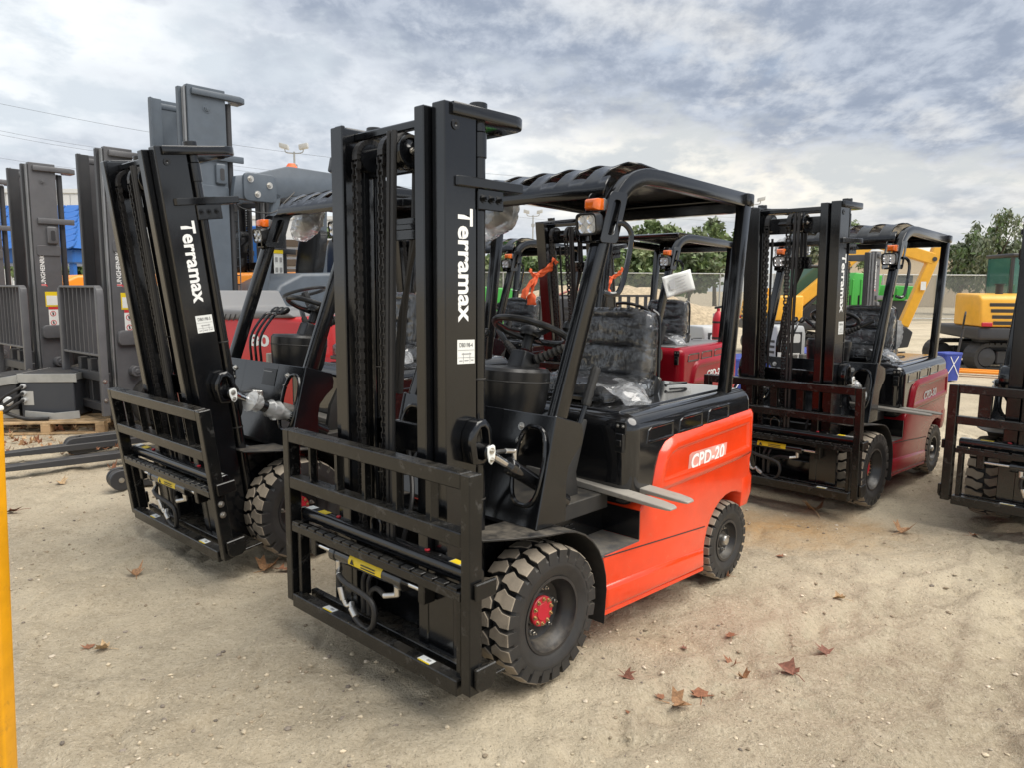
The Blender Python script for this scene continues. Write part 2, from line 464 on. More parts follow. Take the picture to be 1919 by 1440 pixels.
def wheel(parent, c, Rt, W, rim, side, front=True, lugs=22):
    """side = +1: outer face towards +y"""
    w = empty('front_wheel' if front else 'rear_wheel', parent, Matrix.Translation(c) @ Matrix.Rotation(random.uniform(0, 6.28), 4, 'Y') @ (Matrix.Rotation(math.pi, 4, 'Z') if side < 0 else Matrix.Identity(4)))
    put('tyre', tyre_mesh(Rt, W, rim, lugs), w)
    def mk():
        b = MB(); h = W / 2
        if front:
            b.lathe([(rim + .006, h * .80), (rim + .008, h * .90), (rim - .004, h * .90), (rim - .010, h * .6), (rim - .028, h * .42), (rim - .032, h * .05), (rim - .05, -h * .02), (.075, -h * .02), (.074, h * .10), (.062, h * .16), (.0, h * .16)], (0, 0, 0), (0, 1, 0), 40)
        else:
            b.lathe([(rim + .006, h * .80), (rim + .008, h * .92), (rim - .006, h * .92), (rim - .014, h * .5), (rim - .022, h * .40), (.05, h * .36), (.046, h * .55), (.0, h * .55)], (0, 0, 0), (0, 1, 0), 36)
        b.lathe([(rim + .004, -h * .8), (rim - .01, -h * .8), (rim - .02, -h * .2), (.0, -h * .2)], (0, 0, 0), (0, 1, 0), 24)
        return b.mesh('rim', ['rim_black'], sharp=40)
    put('rim', cached(('rim', Rt, W, rim, front), mk), w)
    h = W / 2
    if front:
        def mk2():
            b = MB(); b.lathe([(.066, 0), (.066, .012), (.062, .016), (.04, .017), (.037, .022), (.0, .022)], (0, 0, 0), (0, 1, 0), 28)
            for k in range(10):
                a = 2 * math.pi * k / 10
            return b.mesh('hub', ['hub_red'])
        hb = put('hub', cached('hubf', mk2), w, Matrix.Translation((0, h * .17, 0)))
        for k in range(10):
            a = 2 * math.pi * k / 10; bolt(w, (.053 * math.cos(a), h * .17 + .016, .053 * math.sin(a)), (0, 1, 0), .0072, .009, 'brass', 'hub_bolt')
        for k in range(6):
            a = 2 * math.pi * (k + .3) / 6; bolt(w, (.098 * math.cos(a), -h * .02, .098 * math.sin(a)), (0, 1, 0), .0095, .022, 'zinc', 'wheel_nut')
    else:
        def mk3():
            b = MB(); b.lathe([(.030, 0), (.030, .02), (.026, .028), (.012, .033), (.0, .034)], (0, 0, 0), (0, 1, 0), 24); return b.mesh('hub_cap', ['zinc'])
        put('hub_cap', cached('hubr', mk3), w, Matrix.Translation((0, h * .55, 0)))
        for k in range(5):
            a = 2 * math.pi * k / 5; bolt(w, (.068 * math.cos(a), h * .37, .068 * math.sin(a)), (0, 1, 0), .008, .016, 'zinc', 'wheel_nut')
    return w

def pillow(name, parent, c, ux, uy, uz, m, seed, amp=.008, nx=14, ny=12, channels=0, puff=.35):
    """soft padded block; uz is its front (puffed) direction"""
    rnd = random.Random(seed); c, ux, uy, uz = map(Vector, (c, ux, uy, uz)); b = MB()
    ph = [rnd.uniform(0, 6) for _ in range(8)]
    def wr(u, v): return amp * (math.sin(9 * u + 5 * v + ph[0]) * math.sin(7 * v - 4 * u + ph[1]) + .6 * math.sin(17 * u - 12 * v + ph[2]) + .5 * math.sin(23 * v + 9 * u + ph[3]) * math.sin(5 * u + ph[4]))
    rows = []
    for side in (1, -1):
        g = []
        for j in range(ny + 1):
            for i in range(nx + 1):
                u = -1 + 2 * i / nx; v = -1 + 2 * j / ny
                ed = (1 - abs(u) ** 5) * (1 - abs(v) ** 6)
                z = side * (1 - puff + puff * ed ** .5)
                su = 1 - .10 * abs(v) ** 4; sv = 1 - .10 * abs(u) ** 4
                p = c + ux * (u * su) + uy * (v * sv) + uz * z
                if side > 0 and channels: p -= uz.normalized() * (.016 * max(0, math.cos(v * math.pi * channels)) ** 12 * (1 if abs(u) < .72 else 0))
                p += uz.normalized() * (wr(u, v) * (1 if side > 0 else .5))
                g.append(p)
        rows.append(g)
    n = nx + 1; vs = rows[0] + rows[1]; o = len(rows[0]); fs = []
    for j in range(ny):
        for i in range(nx):
            a = j * n + i; fs.append((a, a + 1, a + n + 1, a + n)); fs.append((o + a, o + a + n, o + a + n + 1, o + a + 1))
    edge = [i for i in range(n)] + [j * n + nx for j in range(1, ny + 1)] + [ny * n + i for i in range(nx - 1, -1, -1)] + [j * n for j in range(ny - 1, 0, -1)]
    for k in range(len(edge)):
        a, bq = edge[k], edge[(k + 1) % len(edge)]; fs.append((a, o + a, o + bq, bq))
    b.add(vs, fs)
    return b.build(name, m, parent, sharp=60)

def hole_plate(b, y0, y1, z0, z1, cy, cz, ry, rz, X, th, n=28):
    """plate in a plane of constant x (X(z) gives x) with an oval hole"""
    def sq(a):
        c, s = math.cos(a), math.sin(a)
        p = abs(c) ** 1.3, abs(s) ** 1.3
        return cy + ry * math.copysign(abs(c) ** .75, c), cz + rz * math.copysign(abs(s) ** .75, s)
    inner, outer = [], []
    for k in range(n):
        a = 2 * math.pi * (k + .5) / n; inner.append(sq(a))
        c, s = math.cos(a), math.sin(a)
        ty = ((y1 - cy) if c > 0 else (cy - y0)) / max(1e-6, abs(c)); tz = ((z1 - cz) if s > 0 else (cz - z0)) / max(1e-6, abs(s))
        t = min(ty, tz); outer.append((cy + c * t, cz + s * t))
    # snap the outer points nearest to each corner
    for q in ((y0, z0), (y0, z1), (y1, z0), (y1, z1)):
        i = min(range(n), key=lambda k: (outer[k][0] - q[0]) ** 2 + (outer[k][1] - q[1]) ** 2); outer[i] = q
    rings = [[(X(z) + o, y, z) for y, z in r] for r, o in ((inner, 0), (outer, 0), (outer, -th), (inner, -th))]
    b.loft(rings, closed=True)
    return inner

def forklift(label, pose, scale=1.0, paint='orange_paint', model='CPD-20', tilt=0.0, car_dz=0.0, roof='slotted', stock='DB0198-4', wrapped=False,
             y_scale=1.0, lettered=True, mast=True, hood='black_gloss', group='battery forklifts parked in the yard', seed=1, film=True, bagged=True, detail=True):
    random.seed(seed)
    root = empty('forklift', None, Matrix.Translation((pose[0], pose[1], 0)) @ Matrix.Rotation(pose[2], 4, 'Z') @ Matrix.Diagonal((scale, scale * y_scale, scale, 1)))
    tag(root, label, 'forklift', group)
    # --- wheels
    for s in (1, -1):
        wheel(root, (0, s * .473, .293), .295, .20, .160, s, True, 24)
        wheel(root, (-1.573, s * .468, .226), .2275, .16, .112, s, False, 24)
    # --- chassis and floor
    b = MB(); b.bx(-1.70, .06, -.33, .33, .16, .60); b.build('chassis', 'black_plastic', root, .008)
    b = MB(); b.cyl((0, -.40, .295), (0, .40, .295), .07, n=14); b.build('drive_axle', 'black_plastic', root)
    b = MB(); b.bx(-.57, -.02, -.42, .42, .612, .690); b.build('floor_plate', 'black_rubber', root, .004)
    for s in (1, -1):
        # side slab with rear wheel arch
        cx, cz, rr = -1.573, .2275, .285
        arch = [(cx + rr * math.cos(R(a)), cz + rr * math.sin(R(a))) for a in range(130, -1, -13)]
        poly = [(-.366, .17), (-.366, .458), (-.655, .458), (-.655, .60), (-.71, .66), (-.76, .70), (-.80, .80), (-.88, .86), (-1.79, .90), (-1.80, .62), (-1.805, .48), (-1.775, .40)] + arch[1:] + [(-1.284, .133)]
        b = MB(); b.prism(poly, 'y', s * .33, s * .553); b.build('side_panel', paint, root, .012, 3)
        up = [(-.745, .655), (-.785, .80), (-.815, .868), (-.865, .912), (-.94, .934), (-1.78, .972), (-1.80, .70), (-1.60, .685), (-1.30, .672)]
        b = MB(); b.panel(up, 'y', [(0, s * .50), (0, s * .548), (.034, s * .574), (.062, s * .574), (.076, s * .563)]); b.build('upper_panel', paint, root, .004, 2)
        sk = [(-.370, .19), (-.370, .312), (-1.272, .262), (-1.282, .150)]
        b = MB(); b.panel(sk, 'y', [(0, s * .54), (0, s * .5545), (.020, s * .568)]); b.build('skirt_panel', paint, root, .003)
        b = MB(); b.prism([(-.370, .166), (-.370, .19), (-1.282, .150), (-1.284, .131)], 'y', s * .50, s * .556); b.build('rocker', paint, root, .002)
        b = MB(); b.bar([(-.372, s * .5528, .448), (-1.285, s * .5528, .380)], .0030, .006); b.build('panel_seam', 'dark_print', root)
        # step
        b = MB(); b.bx(-.653, -.347, s * .30, s * .551, .446, .4605); b.build('step_plate', 'step_tread', root)
        b = MB(); b.bx(-.654, -.648, s * .32, s * .5505, .462, .602); b.bx(-.66, -.10, s * .325, s * .332, .44, .655); b.build('step_wall', 'black_paint', root)
        if detail:
            b = MB()
            for r_ in range(5):
                for k in range(9):
                    x = -.14 - k * .034 - (.012 if r_ % 2 else 0); z = .49 + r_ * .027; b.bx(x, x + .024, s * .3315, s * .3345, z, z + .006)
            o = b.build('vent_slots', 'dark_print', root, smooth=False); o['kind'] = 'stuff'
        # front wing over the drive wheel
        th = [(.30 + .02, .632), (.20, .650), (.05, .655), (-.05, .645)] + [(-.02 + .385 * math.cos(R(a)) * 1.0, .30 + .352 * math.sin(R(a))) for a in (112, 125, 138, 150, 162, 174)] + [(-.395, .24), (-.352, .155)]
        th = [(.315, .672), (.20, .668), (.06, .662)] + [(-.03 + .33 * math.cos(R(a)), .305 + .345 * math.sin(R(a))) for a in (96, 108, 120, 132, 144, 156, 168, 180)] + [(-.352, .22), (-.346, .152)]
        b = MB(); ring = []
        for (x, z) in th:
            yo = .578 if x < .10 else .578 - (x - .10) * .55
            ring.append([(x, s * .325, z), (x, s * yo, z), (x * .992, s * yo, z - .008), (x * .992, s * .325, z - .008)])
        b.loft(ring); b.build('wing', 'wing_plastic', root, .002)
        b = MB(); b.prism([(.30, .665), (.05, .655), (.05, .42), (.20, .30)], 'y', s * .322, s * .330); b.build('inner_wing', 'black_paint', root)
    # counterweight
    half = [(-1.70, .552), (-1.80, .553), (-1.845, .535), (-1.885, .49), (-1.93, .40), (-1.955, .25), (-1.965, 0)]
    pl = half + [(x, -y) for x, y in half[::-1][1:]]
    b = MB(); rings = []
    for z, k in ((.40, -.02), (.47, .012), (.56, .012), (.63, -.03), (.70, .0), (.94, .0), (.965, -.02)):
        rings.append([(x - (k if x < -1.75 else 0), y * (1 + k * .3), z) for x, y in pl])
    b.loft(rings); b.build('counterweight', paint, root, .006, 2)
    # --- battery hood
    b = MB(); b.prism([(-.565, .62), (-.565, 1.070), (-1.825, 1.092), (-1.825, .62)], 'y', -.546, .546); o = b.build('battery_hood', hood, root, .08, 7, 40)
    wn = o.modifiers.new('wn', 'WEIGHTED_NORMAL'); wn.keep_sharp = True
    b = MB(); b.prism([(-.62, 1.06), (-.62, 1.078), (-1.72, 1.099), (-1.74, 1.08)], 'y', -.44, .44); o = b.build('hood_lid', 'black_gloss' if hood == 'black_gloss' else 'grey_plastic', root, .012, 3)
    o.modifiers.new('wn', 'WEIGHTED_NORMAL')
    for s in (1, -1):
        for k, (x0, x1) in enumerate(((-.70, -.94), (-.99, -1.23), (-1.28, -1.52))):
            z0 = .925 + k * .012
            pol = [(x0, z0), (x0 - .012, z0 + .062), (x0 - .035, z0 + .078), (x1, z0 + .084), (x1, z0 + .004)]
            b = MB(); b.loft([[(x, s * (.5455 + h), z) for x, z in inset(pol, d)] for d, h in ((-.003, -.004), (0, .005), (.008, .005), (.016, -.0035))]); b.build('vent_recess', 'black_gloss', root, .0015)
        # pull latch on the front corner
    b = MB(); b.bx(-.556, -.545, .470, .530, .985, 1.045); b.bx(-.556, -.535, .478, .522, .90, .99); b.bx(-.556, -.528, .485, .515, .93, .96); b.build('hood_latch', 'black_plastic', root, .003)
    bolt(root, (-.5446, .485, 1.025), (1, 0, 0), .007, .006); bolt(root, (-.5446, .515, 1.025), (1, 0, 0), .007, .006)
    b = MB(); b.tube(bez([(-1.42, .20, 1.106), (-1.42, .20, 1.118), (-1.52, .24, 1.120), (-1.60, .22, 1.116), (-1.52, .16, 1.116)], 5), .007, 6); b.build('lid_handle', 'black_plastic', root)
    # --- dash panel with the two oval openings
    X = lambda z: .031 + (.727 - z) * .255
    b = MB()
    rims = []
    for s in (1, -1):
        b2 = MB(); inn = hole_plate(b2, .20, .50, .66, 1.125, .405, .91, .082, .165, X, .010)
        if s < 0: b2.v = [(x, -y, z) for x, y, z in b2.v]
        b2.build('dash_panel', 'black_paint', root, .002)
        b3 = MB(); b3.tube([(X(z) + .004, s * y, z) for y, z in inn], .011, 8, True); b3.build('opening_rim', 'black_paint', root)
        sp = [(-.072, 1.128), (-.245, 1.078), (-.256, 1.03), (-.250, .985), (-.200, .945), (-.155, .895), (-.142, .83), (-.143, .66), (.045, .66)]
        b = MB(); b.prism(sp, 'y', s * .498, s * .510); b.build('cowl_side', 'black_paint', root, .003)
        b = MB(); b.bar([(-.075, s * .505, 1.13), (.047, s * .505, .66)], .014, .02); b.build('weld_bead', 'black_paint', root, .004)
        for z in (1.065, 1.003):
            bolt(root, (X(z), s * .325, z), (1, 0, .25), .013, .012)
    b = MB(); b.prism([(X(.66), .66), (X(1.125), 1.125), (X(1.125) - .01, 1.125), (X(.66) - .01, .66)], 'y', -.1995, .1995); b.build('dash_panel', 'black_paint', root)
    b = MB(); b.prism([(-.072, 1.112), (-.072, 1.126), (-.235, 1.082), (-.235, 1.070)], 'y', -.497, .497); b.build('dash_top', 'black_paint', root, .002)
    if stock == 'DB0198-5':
        quad('rating_plate', root, (X(1.04) + .002, .12, 1.04), (0, 1, 0), (-.25, 0, 1), .15, .11, 'black_plastic')
        for k in range(5): quad('plate_print', root, (X(1.07) + .003, .10, 1.075 - k * .017), (0, 1, 0), (-.25, 0, 1), .10, .005, 'grey_print', .002)
    # --- steering pod, column, wheel, levers
    b = MB(); b.lathe([(.15, 0), (.165, .04), (.178, .16), (.178, .21), (.165, .225), (.0, .235)], (-.31, .02, 1.06), (-.08, 0, 1), 36); b.build('dash_pod', 'black_plastic', root)
    b = MB(); b.lathe([(.1795, .158), (.1812, .162), (.1795, .166)], (-.31, .02, 1.06), (-.08, 0, 1), 36); b.build('pod_seam', 'black_rubber', root)
    ax = Vector((-.42, 0, 1)).normalized(); wc = Vector((-.47, .0, 1.455))
    b = MB(); b.loft([[(-.33, -.055, 1.26), (-.33, .055, 1.26), (-.47, .06, 1.22), (-.47, -.06, 1.22)], [(-.38, -.05, 1.37), (-.38, .05, 1.37), (-.49, .05, 1.33), (-.49, -.05, 1.33)]]); b.build('steering_column', 'black_plastic', root, .012, 3)
    b = MB(); b.cyl(wc - ax * .10, wc - ax * .01, .026, n=14); b.build('column_shaft', 'black_plastic', root)
    ux = ax.orthogonal().normalized(); uy = ax.cross(ux)
    sw = empty('steering_wheel', root)
    b = MB(); b.tube([wc + ux * (.188 * math.cos(2 * math.pi * k / 48)) + uy * (.188 * math.sin(2 * math.pi * k / 48)) for k in range(48)], .0165, 10, True); b.build('rim_grip', 'black_plastic', sw)
    for a in (0.5, 2.6, 4.7):
        d = ux * math.cos(a) + uy * math.sin(a); b = MB(); b.bar([wc - ax * .015 + d * .03, wc - ax * .02 + d * .11, wc + d * .185], .034, .010, side=tuple(ax.cross(d))); b.build('spoke', 'black_plastic', sw, .003)
    b = MB(); b.lathe([(.05, -.03), (.056, -.01), (.05, .012), (.03, .02), (0, .02)], wc, ax, 20); b.build('horn_pad', 'black_plastic', sw)
    b = MB(); kp = wc + uy * .17 + ux * .05; b.cyl(kp, kp + ax * .03, .012, n=10); b.lathe([(.012, .03), (.026, .045), (.026, .07), (.014, .085), (0, .086)], kp, ax, 14); b.build('spinner_knob', 'black_plastic', sw)
    for s, dx in ((1, 0), (-1, 0)):
        lv = empty('column_lever', root); p0 = Vector((-.44, s * .055, 1.315)); p1 = Vector((-.50, s * .20, 1.385)); b = MB()
        pts = []; rr = []
        for k in range(15):
            pts.append(p0.lerp(p1, k / 14)); rr.append(.022 + (.006 if k % 2 else 0) - .008 * k / 14)
        b.tube(pts, rr, 10); b.build('bellows', 'black_rubber', lv)
        b = MB(); p2 = p1 + (p1 - p0) * .65 + Vector((0, 0, .01)); b.tube([p1, p1.lerp(p2, .4), p2], [.013, .017, .015], 10); b.build('grip', 'black_plastic', lv)
    for k in range(3):
        lv = empty('hydraulic_lever', root); y = -.25 - .065 * k
        b = MB(); b.tube(bez([(-.20, y, 1.09), (-.20, y, 1.26), (-.30, y, 1.40), (-.36, y, 1.42)], 5), .009, 8); b.build('rod', 'black_paint', lv)
        b = MB(); b.lathe([(.010, -.02), (.020, 0), (.023, .03), (.016, .05), (0, .055)], (-.37, y, 1.425), (-.7, 0, .35), 12); b.build('knob', 'black_plastic', lv)
    hb = empty('handbrake', root)
    b = MB(); b.tube(bez([(-.35, .33, .70), (-.42, .33, .95), (-.50, .335, 1.13)], 5), .013, 8); b.build('rod', 'black_paint', hb)
    b = MB(); pts = [Vector((-.49, .334, 1.11)).lerp(Vector((-.565, .338, 1.29)), k / 10) for k in range(11)]; b.tube(pts, [.022 + (.004 if k % 2 else 0) for k in range(11)], 10); b.build('grip', 'black_rubber', hb)
    b = MB(); b.prism([(-.30, .66), (-.34, .85), (-.46, 1.05), (-.50, 1.04), (-.42, .80), (-.44, .66)], 'y', .31, .345); b.build('boot', 'black_rubber', hb, .008, 2)
    # --- seat under film
    st = empty('seat', root)
    b = MB(); b.bx(-1.20, -.70, -.20, .20, 1.09, 1.115); b.build('seat_rail', 'black_paint', st, .004)
    pillow('cushion', st, (-.945, 0, 1.145), (0, .245, 0), (.215, 0, .012), (0, 0, .048), 'seat_vinyl', seed, .002)
    bk = Vector((-.10, 0, 1)).normalized(); fr = Vector((1, 0, .10)).normalized()
    pillow('backrest', st, Vector((-1.185, 0, 1.345)), (0, .235, 0), bk * .205, fr * .06, 'seat_vinyl', seed + 5, .003, channels=2.6, ny=26)
    b = MB(); b.tube(bez([(-1.20, .245, 1.08), (-1.245, .25, 1.12), (-1.26, .245, 1.30), (-1.27, .235, 1.50), (-1.255, .20, 1.55)], 6), .010, 8); b.build('back_frame', 'black_paint', st)
    b = MB(); b.obx((-1.20, .262, 1.13), (.028, 0, .02), (0, .013, 0), (-.02, 0, .05)); b.build('belt_buckle', 'black_plastic', st, .006, 2)
    b = MB(); b.bar([(-1.10, .262, 1.09), (-1.16, .268, 1.105), (-1.20, .27, 1.14)], .045, .004, side=(0, 0, 1)); b.build('belt', 'black_rubber', st)
    bolt(st, (-1.235, .262, 1.17), (0, 1, .1), .010, .012)
    if film:
        pillow('film_cover', st, (-.955, .03, 1.140), (0, .275, -.01), (.245, 0, .0), (0, 0, .058), 'clear_film', seed + 2, .006, 22, 20)
        pillow('film_cover', st, Vector((-1.185, .005, 1.345)), (0, .247, 0), bk * .215, fr * .068, 'clear_film', seed + 3, .004, 22, 26, channels=2.6)
        fl = MB(); g_ = []; nn_ = 12                                   # loose corner of the film hanging over the hood edge
        for q in range(nn_ + 1):
            for k in range(nn_ + 1):
                u_, v_ = q / nn_, k / nn_
                x_ = -.70 - .30 * v_ + .03 * math.sin(5 * u_ + 2 * v_); y_ = .20 + .27 * u_ * (1 - .55 * abs(v_ - .45)); z_ = 1.185 - .035 * u_ - .13 * max(0, u_ - .45) ** 1.3 * (1 + v_) + .010 * math.sin(9 * v_ + 4 * u_) + .006 * math.sin(17 * u_ - 6 * v_)
                g_.append((x_, y_, max(z_, 1.090)))
        fl.add(g_, [(q * (nn_ + 1) + k, q * (nn_ + 1) + k + 1, (q + 1) * (nn_ + 1) + k + 1, (q + 1) * (nn_ + 1) + k) for q in range(nn_) for k in range(nn_)]); fl.build('film_flap', 'flap_film', st, sharp=70)
    # --- overhead guard
    gd = empty('overhead_guard', root)
    for s in (1, -1):
        pts = [(-.115, s * .47, 1.10), (-.405, s * .47, 1.88)] + [tuple(p) for p in bez([(-.44, s * .47, 1.96), (-.50, s * .47, 2.055), (-.59, s * .47, 2.14), (-.71, s * .47, 2.182), (-.86, s * .47, 2.190)], 4)] + [(-1.77, s * .47, 2.166)]
        b = MB(); b.bar(pts, .058, .078); b.build('front_pillar', 'black_paint', gd, .010, 2)
        b = MB(); b.bar([(-1.742, s * .47, 2.16), (-1.60, s * .47, 1.06)], .06, .075); b.build('rear_pillar', 'black_paint', gd, .010, 2)
        b = MB(); b.bx(-1.79, -1.71, s * .425, s * .512, 2.135, 2.205); b.build('corner_cap', 'black_paint', gd, .012, 2)
    b = MB(); b.bx(-1.775, -1.715, -.44, .44, 2.10, 2.16); b.build('cross_rail', 'black_paint', gd, .006)
    prof = [(-.452, 2.075), (-.462, 2.125), (-.492, 2.160), (-.555, 2.205), (-.635, 2.236), (-.74, 2.246), (-.90, 2.238), (-1.2, 2.213), (-1.5, 2.206), (-1.70, 2.200), (-1.765, 2.188), (-1.775, 2.13)]
    if roof == 'flat': prof = [(-.60, 2.19), (-.60, 2.235), (-.64, 2.245), (-.9, 2.243), (-1.2, 2.236), (-1.5, 2.228), (-1.70, 2.22), (-1.775, 2.21), (-1.78, 2.15)]
    N = 100; b = MB(); vs = []; fs = []
    for i, (x, z) in enumerate(prof):
        for j in range(N + 1):
            y = -.443 + .886 * j / N
            f = math.cos((j / N) * math.pi * 5) ** 2 if roof == 'slotted' else 0
            w = (0, .3, .8, 1, .9, .55, .2)[i] if i < 7 else 0
            vs.append((x - .01 * f * w, y, z + .015 * f * w))
    for i in range(len(prof) - 1):
        for j in range(N):
            ph = ((j + .5) / N * 5 + .5) % 1
            if roof == 'slotted' and i in (2, 3) and .24 < ph < .76: continue
            a = i * (N + 1) + j; fs.append((a, a + 1, a + N + 2, a + N + 1))
    b.add(vs, fs); o = b.build('roof_sheet', 'black_paint', gd, sharp=50); so = o.modifiers.new('thick', 'SOLIDIFY'); so.thickness = .010; so.offset = -1
    # rub handle
    b = MB(); b.tube(bez([(-.47, .505, 1.955), (-.50, .53, 1.95), (-.53, .545, 1.90), (-.505, .545, 1.78), (-.455, .545, 1.665), (-.425, .53, 1.64), (-.385, .505, 1.65)], 6), .0125, 8); b.build('grab_handle', 'black_gloss', gd)
    # work lights and indicators
    for s in (1, -1):
        lp = empty('work_light', gd, Matrix.Translation((-.335, s * .455, 1.945)) @ Matrix.Rotation(R(-2 * s), 4, 'Z') @ Matrix.Rotation(R(8), 4, 'Y'))
        b = MB(); rr_ = rrect(-.058, .058, -.048, .048, .022)
        b.loft([[(-.045, y * .8, z * .8) for y, z in rr_], [(-.02, y, z) for y, z in rr_], [(.022, y, z) for y, z in rr_], [(.022, y * .88, z * .86) for y, z in rr_], [(.012, y * .84, z * .82) for y, z in rr_]]); b.build('housing', 'black_plastic', lp, .002)
        b = MB(); b.loft([[(.0125, y * .83, z * .81) for y, z in rr_], [(.014, y * .80, z * .78) for y, z in rr_]]); b.build('reflector', 'white_paint', lp)
        for yy in (-.024, .024):
            for zz in (-.019, .019):
                b = MB(); b.lathe([(.0185, .0), (.0185, .006), (.012, -.002), (.006, -.004), (0, -.004)], (.0145, yy, zz), (1, 0, 0), 14); b.build('lens', 'lamp_reflector', lp)
        b = MB(); b.bx(-.035, .0, -.006, .006, -.075, -.04); b.bx(-.06, .01, -.04, .04, -.082, -.072); b.build('lamp_foot', 'black_paint', lp, .002)
        am = empty('indicator', gd, Matrix.Translation((-.36, s * .462, 2.032)))
        b = MB(); b.loft([[(-.03, -.032, -.026), (-.03, .034, -.026), (-.03, .034, .024), (-.03, -.032, .024)], [(.016, -.034, -.028), (.016, .036, -.028), (.016, .036, .022), (.016, -.034, .022)], [(.034, -.026, -.018), (.034, .022, -.02), (.032, .022, .014), (.032, -.026, .014)]]); b.build('lens', 'amber_lens', am, .004, 2)
        b = MB(); b.loft([[(-.06, -.03, -.022), (-.06, .03, -.022), (-.06, .03, .020), (-.06, -.03, .020)], [(-.028, -.035, -.029), (-.028, .037, -.029), (-.028, .037, .026), (-.028, -.035, .026)]]); b.build('base', 'grey_plastic', am, .003)
        # slotted bracket plates
        for yy in ((s * .512), (s * .395)):
            outer = rrect(-.50, -.37, 1.865, 2.09, .022); inner = rrect(-.462, -.405, 1.90, 2.055, .02)
            sk = lambda q: [(x - (z - 1.97) * .34, z) for x, z in q]
            b = MB(); b.loft([[(x, yy, z) for x, z in sk(outer)], [(x, yy, z) for x, z in sk(inner)], [(x, yy + .005, z) for x, z in sk(inner)], [(x, yy + .005, z) for x, z in sk(outer)]], closed=True)
            b.build('lamp_bracket', 'black_paint', gd, .001)
    if bagged:
        # mirror still in its foam bag on the far front corner
        ap = Matrix.Translation((-.84, -.50, 2.10))
        mr = empty('mirror', root, ap)
        b = MB(); b.tube(bez([(-.05, 0, .13), (.04, -.02, .10), (.06, -.04, .02)], 5), .008, 7); b.build('arm', 'black_paint', mr)
        pillow('head', mr, (.06, -.05, .0), (.0, .10, .03), (-.03, -.02, .065), (.05, 0, .02), 'black_plastic', seed, .001, 8, 8)
        pillow('foam_bag', mr, (.06, -.06, -.02), (.02, .165, .05), (-.05, -.03, .105), (.075, 0, .03), 'milky_film', seed + 9, .014, 14, 14, puff=.8)
    if mast: build_mast(root, tilt, car_dz, stock, wrapped, lettered, seed, detail)
    # --- print on the side panel
    for s in (1, -1):
        if paint == 'orange_paint':
            b = MB(); sh = .012
            b.add([(-1.062, s * .5645, .705), (-1.075, s * .5645, .812), (-1.10, s * .5645, .822), (-1.478, s * .5645, .822), (-1.462, s * .5645, .735), (-1.43, s * .5645, .722)], [(0, 1, 2, 3, 4, 5)]); b.build('decal_film', 'faded_film', root, smooth=False)
        rgt = (-1, 0, .03) if s > 0 else (1, 0, -.03)
        ox = (-1.090, s * .5660, .730) if s > 0 else (-1.445, s * .5660, .730)
        text(model, root, ox, rgt, (-.12 * s, 0, 1) if s > 0 else (.12, 0, 1), .352, .080, 'white_print', .03)
    return root

